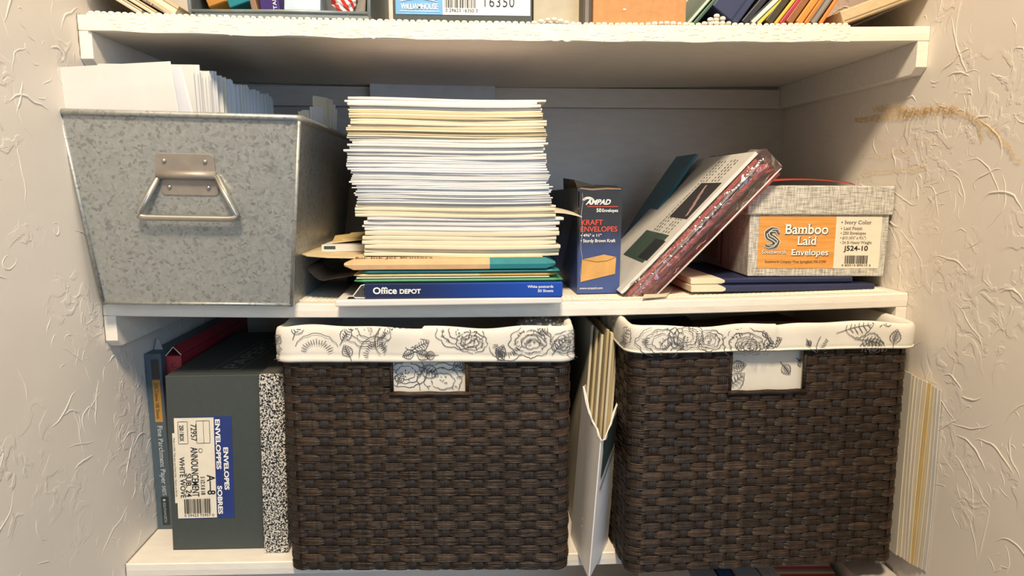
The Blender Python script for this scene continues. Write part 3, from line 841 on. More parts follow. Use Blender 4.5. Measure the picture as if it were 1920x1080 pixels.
    text('\u2022 4\u215c" x 11"', F(.05, .545), X_, Z_, PWHITE, t, w=w * .50, h=h * .026, bold=.015)
    text('\u2022 Sturdy Brown Kraft', F(.05, .492), X_, Z_, PWHITE, t, w=w * .84, h=h * .030, bold=.015)
    text('www.ampad.com', F(.04, .045), X_, Z_, PWHITE, t, w=w * .56, h=h * .022)
    mb = MB(); mb.add([F(.06, .115) + Vector((0, -.0003, 0)), F(.90, .19) + Vector((0, -.0003, 0)), F(.92, .35) + Vector((0, -.0003, 0)), F(.62, .375) + Vector((0, -.0003, 0)), F(.10, .33) + Vector((0, -.0003, 0))], [(0, 1, 2, 3, 4)])
    ev = mb.build('printed_envelope', M('#cf9f5a', .6, .08), t, fix=False)
    mb = MB(); stroke_quads(mb, [F(.10, .33) + Vector((0, -.0006, 0)), F(.45, .305) + Vector((0, -.0006, 0)), F(.70, .315) + Vector((0, -.0006, 0)), F(.92, .35) + Vector((0, -.0006, 0))], .0008, -Y_); mb.build('printed_fold', M('#8a6430', .6), ev, fix=False)
face_text_box()

# ---- packs leaning to the right against the linen box
def leaning(name, label, cat, p_bot, p_top, Y, depth, th, mat, pname='wrapper', bend=0, wr=0, seed=0, nx=14, ny=8):
    """slab whose front edge runs from p_bot to p_top (pixels, at depth Y) and which goes back by depth; th is its thickness to the lower right"""
    a, b = at(*p_bot, Y), at(*p_top, Y); d = b - a; L = d.length; ang = math.atan2(d.z, d.x)
    t = thing(name, label, cat, a, (0, -ang, 0))
    rg = random.Random(seed); mb = MB(); ph = rg.uniform(0, 6)
    def top(i, j): return .0 + bend * math.sin(PI * i / nx) + (rg.gauss(0, wr) if wr else 0)
    rows = []
    for j in range(ny + 1):
        y = depth * j / ny; ring = []
        for i in range(nx + 1): ring.append((L * i / nx, y, top(i, j)))
        for i in range(nx, -1, -1): ring.append((L * i / nx, y, -th + bend * .6 * math.sin(PI * i / nx) + (rg.gauss(0, wr) if wr else 0)))
        rows.append(ring)
    mb.loft(rows); mb.build(pname, mat, t, smooth=bool(wr)); return t, L
PK = .028
tt, L = leaning('teal_wallet', 'teal plastic wallet leaning at the back of the red envelope packs', 'folder', (1140, 548), (1306, 288), .200, .10, .0040, M('#1d6a80', .35, .06), bend=.004)
RED1 = M('#d0605c', .5, .08, 40, rnd=.15); GREYP = M('#a58f8a', .5, .06)
# white printed pack with its face turned up to the left
wt, wL = leaning('printed_pack', 'white printed paper pack with dark pictures leaning above the red envelopes', 'packet', (1163, 548), (1417, 284), PK, .215, .0042, M('#dcd9d3', .4, .03), 'paper_block')
GREY_T = M('#6f6c69', .6)
for k in range(7):
    yy = .030 + k * .011
    mb = MB()
    for seg_ in range(26):
        x = wL * (.34 + .62 * seg_ / 26); ww = wL * random.uniform(.008, .018)
        mb.quad((x, yy, .0004), (x + ww, yy, .0004), (x + ww, yy + .0032, .0004), (x, yy + .0032, .0004))
    if k not in (3,): mb.build('printed_line', GREY_T, wt, fix=False)
patch('picture', (wL * .52, .012, 0), X_, Y_, wL * .26, .075, M('#3a3638', .4), wt, eps=.0006)
patch('picture', (wL * .20, .020, 0), X_, Y_, wL * .20, .11, M('#44564a', .4), wt, eps=.0006)
patch('picture', (wL * .22, .012, 0), X_, Y_, wL * .14, .045, M('#2e2f30', .4), wt, eps=.0009)
for k in range(4): patch('picture_highlight', (wL * (.54 + .045 * k), .022 + .008 * k, 0), Vector((1, .5, 0)), Vector((-.5, 1, 0)), wL * .10, .004, M('#b99a95', .4), wt, eps=.0010)
# red envelopes packed in clear film
ang = None
for k in range(6):
    o_ = 4 + k * 9.4
    leaning('red_envelope', ('red', 'greyish', 'red', 'red', 'red', 'red')[k] + ' envelope in clear film, %s one below the white printed pack' % ordinal(k + 1), 'envelope', (1172 + o_ * .86, 551 + o_ * .12), (1412 + o_ * 1.05 - (k % 2) * 7, 296 + o_ * .35 + (k % 3) * 4), PK + .002 + .002 * (k % 2), .20, .0046, (RED1, GREYP, RED1, RED1, RED1, RED1)[k], 'paper', seed=k)[0]['group'] = 'red envelopes in clear film'
ft, fL = leaning('clear_film_bag', 'clear crinkled plastic bag wrapped round the red envelopes', 'plastic bag', (1166, 553), (1437, 279), PK - .003, .21, .0300, FILM, 'film', wr=.0011, seed=5, nx=26, ny=10)
mb = MB(); rg = random.Random(8)
for k in range(16):
    x = rg.uniform(.05, .95) * fL; zz = -rg.uniform(.002, .028); l = rg.uniform(.008, .030)
    stroke_quads(mb, [(x + l * i / 5, -.0022 - .0012 * math.sin(i * 1.3 + k), zz + rg.gauss(0, .0003)) for i in range(6)], .00045, -Y_)
mb.build('film_wrinkles', M('#dcc6c2', .2, .02), ft, fix=False)['kind'] = 'stuff'
MB().tube([(.004, 0, -.0312), (fL * .5, -.001, -.0318), (fL * .99, .001, -.0305)], .0011, 6).build('film_edge', M('#d8d4cf', .15), ft, smooth=True)
# torn white envelope corner on the shelf under them
mb = MB(); mb.prism([az(1205, 560, -.003), az(1250, 556, -.003), az(1262, 540, -.003), az(1215, 535, -.003)], (0, 0, .0012)); tag(mb.build('paper_scrap', CREAM), 'scrap of cream paper lying under the film wrapped envelopes', 'paper')

# ---- linen envelope box on two navy folders
def flat_book(label, px0, px1, Y, depth, zbot, th, wx, rotz):
    a, b = at(px0, 545, Y), at(px1, 545, Y); hw = (b.x - a.x) / 2
    t = thing('navy_folder', label, 'folder', ((a.x + b.x) / 2, Y, zbot), (0, 0, rotz))
    MB().box(-hw, hw, 0, depth, 0, th).build('cover', NAVY, t, bevel=.0022, segs=3)
    mb = MB(); pts = [(-hw - .030, -.0003, .0005), (-hw + .010, -.0006, .0005), (-hw + .0145, -.0006, th * .25), (-hw + .0145, -.0006, th * .65), (-hw + .008, -.0006, th + .0004), (-hw - .030, .03, th + .0004)]
    mb.prism([(x, -.0014, z) for x, y, z in pts], (0, depth * .9, 0)); mb.build('page_block', CREAM, t, bevel=.0008)
    return t
b1 = zm(.85) + .0022
flat_book('lower navy folder with white edge under the linen envelope box', 1338, 1642, .030, .20, b1, .0081, 0, math.radians(.9))
flat_book('upper navy folder directly under the linen envelope box', 1336, 1600, .040, .19, b1 + .0086, .0076, 0, math.radians(1.2))
def linen_box():
    Y0 = .045; zb_ = b1 + .0167
    a, b = at(1402, 522, Y0), at(1655, 520, Y0); hw = (b.x - a.x) / 2
    H = at(1530, 348, Y0).z - zb_
    t = thing('linen_envelope_box', 'grey linen covered envelope box with orange woodgrain label by the right wall', 'box', ((a.x + b.x) / 2, Y0, zb_), (0, math.radians(.35), math.radians(-1.0)))
    hb = H * .70
    mb = MB(); mb.hexa([(-hw, 0, 0), (hw, 0, 0), (hw, .255, 0), (-hw, .255, 0), (-hw - .001, 0, hb + .02), (hw + .002, 0, hb + .02), (hw + .002, .255, hb + .02), (-hw - .001, .255, hb + .02)])
    mb.build('box_body', LINEN, t, bevel=.0012)
    lw = hw + .0050
    MB().box(-lw, lw - .0008, -.0035, .2585, hb - .002, H).build('lid', LINEN, t, bevel=.0018)
    x0, x1 = -hw + (2 * hw) * .065, hw - (2 * hw) * .045; z0_, z1_ = H * .09, H * .665; xm = x0 + (x1 - x0) * .625
    lb = patch('label', (x0, 0, z0_), X_, Z_, xm - x0, z1_ - z0_, WOODLABEL, t, eps=.0005)
    wb = patch('label_panel', (xm, 0, z0_), X_, Z_, x1 - xm, z1_ - z0_, LABELW, t, eps=.0005)
    lw_, lh = xm - x0, z1_ - z0_
    def F(u_, v_): return Vector((x0 + lw_ * u_, -.0006, z0_ + lh * v_))
    DK = M('#4b3a2c', .6); G = M('#50524c', .6)
    for s, u_, v_, w_, h_ in (('Bamboo', .33, .665, .57, .19), ('Laid', .50, .455, .26, .165), ('Envelopes', .43, .255, .49, .115)):
        text(s, F(u_ + .008, v_ - .010), X_, Z_, DK, lb, w=lw_ * w_, h=lh * h_, bold=.032, serif=True)
        text(s, F(u_, v_), X_, Z_, PWHITE, lb, w=lw_ * w_, h=lh * h_, bold=.016, serif=True, eps=.0006)
    # S emblem: three parallel bands along an S curve
    def S(o): return [F(.165 + o * .9 + .085 * math.cos(a_) * (1 if a_ < 4.4 else 1), 0) for a_ in (0,)]
    base_pts = [(.255, .66), (.225, .73), (.165, .735), (.115, .68), (.13, .61), (.19, .565), (.235, .51), (.215, .44), (.15, .415), (.075, .445)]
    sm = []
    for i in range(len(base_pts) - 1):
        for q in range(5):
            f = q / 5; sm.append((base_pts[i][0] * (1 - f) + base_pts[i + 1][0] * f, base_pts[i][1] * (1 - f) + base_pts[i + 1][1] * f))
    for dx, dy, wd, mt in ((0, 0, .0105, PWHITE), (0, 0, .0088, G)):
        mb = MB(); stroke_quads(mb, [F(x + dx, y + dy) + Vector((0, -.0004 if mt is PWHITE else -.0007, 0)) for x, y in sm], wd, -Y_); mb.build('emblem', mt, lb, fix=False)
    for o_ in (-.012, .012):
        mb = MB(); stroke_quads(mb, [F(x + o_, y + o_ * 1.6) + Vector((0, -.0010, 0)) for x, y in sm], .0009, -Y_); mb.build('emblem_line', PWHITE, lb, fix=False)
    text('Southworth', F(.05 + .006, .285 - .006), X_, Z_, DK, lb, w=lw_ * .32, h=lh * .068, bold=.03, serif=True)
    text('Southworth', F(.05, .285), X_, Z_, PWHITE, lb, w=lw_ * .32, h=lh * .068, bold=.01, serif=True, eps=.0006)
    text('Southworth Company West Springfield, MA 01090', F(.10, .105), X_, Z_, DK, lb, w=lw_ * .80, h=lh * .050, serif=True)
    pw = x1 - xm
    def G2(u_, v_): return Vector((xm + pw * u_, -.0006, z0_ + lh * v_))
    for s, v_, w_, h_ in (('\u2022 Ivory Color', .855, .66, .070), ('\u2022 Laid Finish', .745, .47, .056), ('\u2022 250 Envelopes', .655, .55, .056), ('\u2022 #10 (4\u215b" x 9\u00bd")', .565, .56, .056), ('\u2022 24 lb Heavy Weight', .475, .70, .056)):
        text(s, G2(.11, v_), X_, Z_, G, wb, w=pw * w_, h=lh * h_, serif=True)
    text('J524-10', G2(.20, .345), X_, Z_, BLACK, wb, w=pw * .53, h=lh * .095, bold=.02)
    barcode(G2(.24, .09), X_, Z_, pw * .52, lh * .16, wb, seed=3)
    text('0 83514 89510 5', G2(.18, .040), X_, Z_, BLACK, wb, w=pw * .64, h=lh * .038)
    # side print and red ribbon
    patch('side_label', (-hw, .200, .012), -Y_, Z_, .085, H * .55, M('#a9794a', .6), t, eps=.0008)
    patch('side_stripe', (-hw, .100, .003), -Y_, Z_, .004, hb * .98, M('#8c4038', .6), t, eps=.0012)
    return t, H, (a.x + b.x) / 2
lt, lH, lcx = linen_box()
mb = MB(); rings = []
for i in range(15):
    f = i / 14; x = -.085 + .155 * f; hgt = lH + .0012 + .0065 * math.sin(PI * f) ** .8
    wd = .004 + .010 * math.sin(PI * f)
    rings.append([(x, .05 - wd, hgt - .0004), (x, .05 + wd, hgt + .002), (x, .05 + wd, hgt + .0026), (x, .05 - wd, hgt + .0004)])
o = mb.loft(rings).build('red_ribbon', M('#b0402f', .45, .06), smooth=True); o.location = (lcx, .045, lt.location.z)
tag(o, 'red ribbon strip arched on the lid of the linen envelope box', 'ribbon')

# ================================================================== bottom shelf
# ---- woven baskets with printed cloth liners
def perim(s, w, d, r):
    """point and outward normal on a rounded rectangle; s=0 at the front centre, running right"""
    segs = [(w / 2 - r, 'l', (0, 0), (1, 0)), (PI / 2 * r, 'a', (w / 2 - r, r), -PI / 2), (d - 2 * r, 'l', (w / 2, r), (0, 1)), (PI / 2 * r, 'a', (w / 2 - r, d - r), 0),
            (w - 2 * r, 'l', (w / 2 - r, d), (-1, 0)), (PI / 2 * r, 'a', (-w / 2 + r, d - r), PI / 2), (d - 2 * r, 'l', (-w / 2, d - r), (0, -1)), (PI / 2 * r, 'a', (-w / 2 + r, r), PI), (w / 2 - r, 'l', (-w / 2 + r, 0), (1, 0))]
    T = sum(q[0] for q in segs); s %= T
    for L, k, a, b in segs:
        if s <= L + 1e-9:
            if k == 'l': return a[0] + b[0] * s, a[1] + b[1] * s, b[1], -b[0]
            t = b + s / r; return a[0] + r * math.cos(t), a[1] + r * math.sin(t), math.cos(t), math.sin(t)
        s -= L
    return 0, 0, 0, -1
def perim_len(w, d, r): return 2 * (w - 2 * r) + 2 * (d - 2 * r) + 2 * PI * r

def toile(rg, motifs):
    """line drawing of flowers and leaves: list of polylines in plane coordinates"""
    out = []
    for kind, cx, cz, R, ang in motifs:
        if kind == 'flower':
            for rr, lobes, wob in ((1, 9, .13), (.72, 8, .14), (.45, 7, .15)):
                ph = rg.uniform(0, 6)
                n = lobes * 8; cur = []
                for i in range(n + 1):
                    a = 2 * PI * i / n; r = R * rr * (1 + wob * abs(math.sin(lobes * a / 2 + ph)) + rg.gauss(0, .015))
                    p = (cx + r * math.cos(a) * 1.25, cz + r * math.sin(a) * .9)
                    if rg.random() < .035 and len(cur) > 3: out.append(cur); cur = []
                    cur.append(p)
                out.append(cur)
            for k in range(16):
                a = rg.uniform(0, 2 * PI); r0 = R * rg.uniform(.5, .8); r1 = r0 + R * rg.uniform(.1, .2)
                out.append([(cx + 1.25 * r * math.cos(a), cz + .9 * r * math.sin(a)) for r in (r0, (r0 + r1) / 2, r1)])
            for k in range(9):
                a = rg.uniform(0, 2 * PI); r0 = R * rg.uniform(.05, .3)
                out.append([(cx + r0 * math.cos(a) + .0007 * q, cz + r0 * math.sin(a) + .0004 * q * rg.choice((-1, 1))) for q in range(3)])
        elif kind == 'leaf':
            c, s = math.cos(ang), math.sin(ang)
            def T(u, v): return (cx + u * c - v * s, cz + u * s + v * c)
            for sd in (-1, 1):
                line = []
                for i in range(25):
                    f = i / 24; v = R * .34 * math.sin(PI * f ** .8) * (1 + .20 * ((i % 4) / 4)); line.append(T(R * f, sd * v))
                out.append(line)
                for k in range(1, 6):
                    f = k / 6.5; v = R * .30 * math.sin(PI * f ** .8)
                    out.append([T(R * (f + .10 * q), sd * v * q * .8) for q in (0, .5, 1)])
            out.append([T(R * f, .02 * R * math.sin(5 * f)) for f in (-.35, -.1, .2, .5, .9)])
        elif kind == 'rays':
            for k in range(15):
                a = ang + (k / 14 - .5) * 2.6; r0 = R * .62; r1 = R * rg.uniform(.85, 1.05)
                out.append([(cx + r * math.sin(a), cz + r * math.cos(a)) for r in (r0, (r0 + r1) / 2, r1)])
            out.append([(cx + R * 1.25 * math.sin(ang + (k / 12 - .5) * 2.4), cz + R * 1.25 * math.cos(ang + (k / 12 - .5) * 2.4) + rg.gauss(0, R * .03)) for k in range(13)])
        elif kind == 'stem':
            out.append([(cx + R * f * math.cos(ang) + .0012 * math.sin(6 * f), cz + R * f * math.sin(ang)) for f in [i / 8 for i in range(9)]])
    return out

def clip(lines, x0, x1, z0, z1):
    res = []
    for L in lines:
        cur = []
        for p in L:
            if x0 < p[0] < x1 and z0 < p[1] < z1: cur.append(p)
            else:
                if len(cur) > 1: res.append(cur)
                cur = []
        if len(cur) > 1: res.append(cur)
    return res

def make_basket(label, loc, rotz, w, d, H, hole, motifs, hole_motifs, seed, fill=.02, CUFF=.0415):
    """hole = (x0,x1,z0) in the front; the cloth cuff hangs from the rim"""
    rg = random.Random(seed); r = .016; A = .0012; rp = .01045
    L = perim_len(w, d, r); LW = perim_len(w - .004, d - .004, r); N = 2 * int(round(LW / .0200 / 2)); p = LW / N
    t = thing('wicker_basket', label, 'basket', loc, (0, 0, rotz), 'woven baskets with floral cloth liners')
    rows = int(H / rp)
    h0, h1, hz = hole
    fib = 7
    prof = []
    for i in range(2 * fib + 1):
        f = i / (2 * fib); prof.append((f - .5, .00042 * (1 if i % 2 else 0) + .0004 * max(0, math.cos(PI * (f - .5))) ** .3))
    def weft(k, s0, s1, closed, sd):
        rq = random.Random(sd); n = int((s1 - s0) / p * 7); rings = []
        fr = [rq.uniform(.6, 1.5) for _ in prof]
        for j in range(n if closed else n + 1):
            s = s0 + (s1 - s0) * j / n
            c = math.cos(PI * s / p + k * PI)
            o = A * math.tanh(3.2 * (c + .33)) + rq.gauss(0, .00008)
            zz = .0003 * math.sin(s * 37 + sd) + .0002 * rq.gauss(0, 1) * 0.4
            x, y, nx, ny = perim(s, w - .004, d - .004, r)
            hs = rp * (1.0 + .02 * c)
            ring = [(x + nx * (o + b * fr[q] + .0006), y + .002 + ny * (o + b * fr[q] + .0006), f * hs + zz) for q, (f, b) in enumerate(prof)]
            ring += [(x + nx * (o - .0008), y + .002 + ny * (o - .0008), rp * .45), (x + nx * (o - .0008), y + .002 + ny * (o - .0008), -rp * .45)]
            rings.append(ring)
        return MB().loft(rings, True, not closed, closed).mesh('weft_strand', WEAVE, False)
    full = {(k, v): weft(k, 0, LW, True, seed * 10 + k + 2 * v) for k in (0, 1) for v in (0, 1, 2)}
    for i in range(rows):
        z = rp * (i + .5); k = i % 2
        if z + rp * .3 < hz: me = full[(k, rg.randrange(3))]
        else: me = weft(k, h1 + .002, LW + h0 - .002, False, seed + i)
        placed(me, 'weft_strand', t, (0, 0, z))
    def stake(k, ztop, sd):
        rings = []; n = int(ztop / rp * 4)
        for j in range(n + 1):
            z = ztop * j / n; ph = z / rp - .5
            o = -A * .9 * math.cos(PI * ph + k * PI)
            hw = .0054; ring = []
            for q in range(9):
                f = q / 8 * 2 - 1; ring.append((hw * f, -(o + .0010 * (1 - f * f) + (.0003 if q % 2 else 0)), z))
            ring += [(hw, -(o - .0006), z), (-hw, -(o - .0006), z)]
            rings.append(ring)
        return MB().loft(rings).mesh('stake', STAKE, False)
    sm = {(k, hh): stake(k, zt_, k) for k in (0, 1) for hh, zt_ in ((0, H - .006), (1, hz - .001))}
    for i in range(N):
        s = i * p; x, y, nx, ny = perim(s, w - .004, d - .004, r)
        ss = s if s < LW / 2 else s - LW
        inh = h0 - .004 < ss < h1 + .004
        placed(sm[(i % 2, int(inh))], 'stake', t, (x, y + .002, .0), (0, 0, math.atan2(nx, -ny)))
    # bottom board and the wrapped edge under the hand hole
    MB().box(-w / 2 + .006, w / 2 - .006, .008, d - .006, .0006, .004).build('bottom_board', STAKE, t)
    MB().tube([(h0 - .003 + (h1 - h0 + .006) * i / 8, -.0004, hz - .0022 + .0005 * math.sin(i * 2)) for i in range(9)], .0030, 8).build('hole_binding', WEAVE, t, smooth=True)
    for xx in (h0, h1):
        MB().tube([(xx, .0008, hz - .002), (xx, .0008, hz + .02), (xx, .0008, H - .01)], .0022, 8).build('hole_binding', WEAVE, t, smooth=True)
    # cloth: inner lining, rim roll and outer cuff in one continuous cloth
    kc = CUFF / .0415
    pf = [(-.0085, .004), (-.0080, H * .4), (-.0080, H - .03), (-.0070, H - .008), (-.004, H - .0005), (.0005, H + .0015), (.0030, H + .0005), (.0042, H - .0025), (.0048, H - .0065), (.0051, H - .012), (.0050, H - .017), (.0049, H - .022), (.0050, H - .027), (.0049, H - .0305),
          (.0042, H - .0330), (.0056, H - .0355), (.0058, H - CUFF + .0020), (.0048, H - CUFF), (.0020, H - CUFF + .0006)]
    pf = [(o, H - (H - z) * kc if i > 5 else z) for i, (o, z) in enumerate(pf)]
    def wob(s, z):
        f = max(0, min(1, (z - (H - CUFF)) / CUFF))
        return (.0012 * math.sin(s * 41 + seed) + .0009 * math.sin(s * 97 + 2 * seed) + .0007 * math.sin(s * 23 + z * 60)) * (.35 + .65 * f), (.0016 * math.sin(s * 33 + 3 * seed) + .0010 * math.sin(s * 71)) * f
    def cloth(s, o, z):
        a, b = wob(s, z); x, y, nx, ny = perim(s, w, d, r)
        if z < H - CUFF - .004: a *= .3
        return Vector((x + nx * (o + a), y + ny * (o + a), z + b)), Vector((nx, ny, 0))
    n = 420
    rings = [[cloth(L * j / n, o, z)[0] for o, z in pf] for j in range(n)]
    mb = MB(); mb.loft(rings, False, False, True)
    lin = mb.build('cloth_liner', CLOTH, t, smooth=True)
    MB().box(-w / 2 + .007, w / 2 - .007, .007, d - .007, .0045, .0055).build('liner_floor', CLOTH, lin)
    outer = pf[6:17]
    def off(z):
        for (o0, z0_), (o1, z1_) in zip(outer, outer[1:]):
            if z1_ <= z <= z0_: return o0 + (o1 - o0) * (z0_ - z) / (z0_ - z1_)
        return .008
    mb = MB()
    allm = list(motifs); s_ = -w / 2
    while s_ < w / 2:
        zz = H - rg.uniform(.004, .036) * kc
        if all(math.hypot(s_ - a_[1], zz - a_[2]) > .017 for a_ in allm): allm.append((rg.choice(('leaf', 'leaf', 'flower', 'rays', 'leaf')), s_, zz, rg.uniform(.012, .020), rg.uniform(0, 6.3)))
        s_ += fill
    s_ = w / 2 + .02
    while s_ < L - w / 2:      # the print goes on round the sides
        allm.append((rg.choice(('flower', 'leaf', 'rays')), s_, H - rg.uniform(.012, .03), rg.uniform(.014, .02), rg.uniform(0, 6))); s_ += .042
    for ln in clip(toile(rg, allm), -w / 2 - .012, L - w / 2, H - CUFF + .0015, H + .0002):
        P = []; Nn = []
        for s, z in ln:
            q, nn = cloth(s, off(z), z); P.append(q + nn * .0011); Nn.append(nn)
        stroke_quads(mb, P, .00082, Nn)
    tag(mb.build('floral_print', INK, lin, fix=False), kind='stuff')
    mb = MB()
    for ln in clip(toile(rg, hole_motifs), h0 + .001, h1 - .001, hz, H - CUFF + .004):
        P = []; Nn = []
        for s, z in ln:
            q, nn = cloth(s, -.0080, z); P.append(q + nn * .0009); Nn.append(nn)
        stroke_quads(mb, P, .00082, Nn)
    tag(mb.build('floral_print', INK, lin, fix=False), kind='stuff')
    return t
def on_front(px, py, c, Y, rz): q = at(px, py, Y); return ((q.x - c[0]) / math.cos(rz), q.z - c[2])
BW, BD, BH = .338, .285, .2945
# left basket
rz1 = math.radians(-3.3); c1 = (.3695, -.0275, zb(.37) + .0004)
def fm(lst, c, Y, rz): return [(k, *on_front(px, py, c, Y, rz), R, a) for k, px, py, R, a in lst]
mot1 = fm([('rays', 592, 668, .021, 0), ('flower', 690, 622, .020, 0), ('flower', 745, 604, .012, 0), ('leaf', 778, 655, .017, 2.4), ('leaf', 778, 655, .019, .5), ('leaf', 776, 662, .014, 3.5), ('leaf', 782, 662, .016, -.4), ('stem', 778, 655, .018, 1.57),
           ('flower', 862, 622, .020, 0), ('flower', 885, 640, .013, 0), ('leaf', 640, 640, .018, 1.0), ('leaf', 655, 672, .016, 2.0), ('flower', 995, 640, .018, 0), ('rays', 1000, 650, .012, 0), ('leaf', 935, 668, .016, 1.2), ('leaf', 945, 672, .014, 2.2), ('leaf', 1040, 655, .019, .9), ('flower', 1060, 640, .013, 0), ('leaf', 548, 630, .020, 1.2), ('leaf', 575, 610, .016, .1), ('leaf', 1025, 625, .015, 2.4)], c1, -.035, rz1)
h1a, h1z = on_front(734, 737, c1, -.029, rz1); h1b, _ = on_front(876, 737, c1, -.029, rz1)
hm1 = fm([('flower', 760, 700, .018, 0), ('flower', 830, 715, .022, 0), ('leaf', 790, 690, .022, -.5), ('leaf', 850, 690, .018, .4), ('leaf', 745, 720, .014, 1.2)], c1, -.022, rz1)
make_basket('dark woven basket with floral liner in the middle, bubble wrap peeking out', c1, rz1, BW, BD, .2990, (h1a, h1b, h1z), mot1, hm1, 3, .0165, .0405)
# right basket
rz2 = math.radians(1.4); c2 = (.7735, -.0485, zb(.774) + .0004)
mot2 = fm([('leaf', 1165, 650, .026, 1.0), ('leaf', 1178, 610, .012, 2.4), ('flower', 1240, 640, .019, 0), ('rays', 1262, 660, .014, 0), ('flower', 1285, 632, .015, 0), ('flower', 1330, 640, .012, 0), ('flower', 1400, 645, .020, 0), ('flower', 1404, 650, .010, 0), ('leaf', 1436, 655, .020, 1.0), ('leaf', 1442, 645, .017, .4), ('leaf', 1440, 630, .013, 1.9),
           ('stem', 1520, 655, .02, -.6), ('leaf', 1516, 640, .008, -1.0), ('leaf', 1590, 622, .033, .2), ('leaf', 1620, 640, .026, -.15), ('flower', 1640, 655, .011, 0), ('leaf', 1680, 645, .018, 1.4), ('leaf', 1660, 610, .016, .6)], c2, -.056, rz2)
h2a, h2z = on_front(1368, 733, c2, -.049, rz2); h2b, _ = on_front(1508, 733, c2, -.049, rz2)
hm2 = fm([('leaf', 1366, 728, .026, .75), ('leaf', 1372, 690, .018, .2), ('leaf', 1470, 685, .015, -.9), ('leaf', 1500, 676, .012, -.8)], c2, -.043, rz2)
make_basket('dark woven basket with floral liner on the right, holding brown papers', c2, rz2, BW, BD, .2995, (h2a, h2b, h2z), mot2, hm2, 8, .034, .0345)

# bubble wrap crumpled in the left basket
rg = random.Random(4); a = at(1022, 606, .0); mb = MB(); n = 16; rings = []
for j in range(n + 1):
    f = j / n; x = -.032 + .064 * f; ring = []
    for i in range(12):
        b = 2 * PI * i / 12; rr = (.0145 * math.sin(PI * (.08 + .84 * f)) ** .5) * (1 + rg.uniform(-.18, .18))
        ring.append((x, rr * 1.9 * math.cos(b), rr * .62 * math.sin(b)))
    rings.append(ring)
t = thing('bubble_wrap', 'crumpled clear bubble wrap on top of the middle basket', 'bubble wrap', (a.x, .022, -.0385))
MB().loft(rings).build('film', BUBBLE, t, smooth=True)
mb = MB()
for k in range(90):
    b = rg.uniform(0, 2 * PI); f = rg.uniform(.05, .95); x = -.032 + .064 * f; rr = .0145 * math.sin(PI * (.08 + .84 * f)) ** .5
    mb.ball((x, rr * 1.9 * math.cos(b), rr * .62 * math.sin(b)), .0022, 6, 4)
tag(mb.build('bubbles', BUBBLE, t, smooth=True), kind='stuff')
# what fills the middle basket under it
o = MB().box(-.155, .155, .02, .25, .01, .24).build('paper_bundle', M('#4a4640', .7), bevel=.004); o.location = c1; o.rotation_euler = (0, 0, rz1)
tag(o, 'dark bundle of papers filling the middle basket', 'papers')
# brown papers and a pale packet in the right basket
for i, (px0, px1, dy, col, lab) in enumerate(((1180, 1330, .06, '#35302c', 'dark brown paper bag at the left inside the right basket'), (1320, 1440, .035, '#8a5a34', 'kraft envelope in the middle of the right basket'), (1400, 1530, .05, '#5d3524', 'reddish brown envelope inside the right basket'))):
    q0, q1 = at(px0, 598, dy), at(px1, 598, dy); hw = (q1.x - q0.x) / 2
    mb = MB(); mb.hexa([(-hw, 0, 0), (hw, 0, 0), (hw, .10, 0), (-hw, .10, 0), (-hw * .95, .0, .268 + .004 * i), (hw * .9, .0, .262 + .006 * i), (hw * .9, .10, .268), (-hw * .95, .10, .262)])
    o = mb.build('brown_envelope', M(col, .6, .1), bevel=.002); o.location = ((q0.x + q1.x) / 2, dy - .02 + i * .012, c2[2] + .008); tag(o, lab, 'envelope')
q = at(1625, 596, -.01); rings = []
for i in range(9):
    f = i / 8; x = -.035 + .07 * f; rings.append([(x, .012 * math.cos(b), .26 + (.004 + .010 * math.sin(PI * f)) * math.sin(b) * (1 + .15 * math.sin(3 * i))) for b in [2 * PI * k / 8 for k in range(8)]])
o = MB().loft(rings).build('pale_packet', M('#a89f97', .35, .15, 60), smooth=True); o.location = (q.x, .02, c2[2] + .008); tag(o, 'grey and white crumpled packet at the right end of the right basket', 'packet')

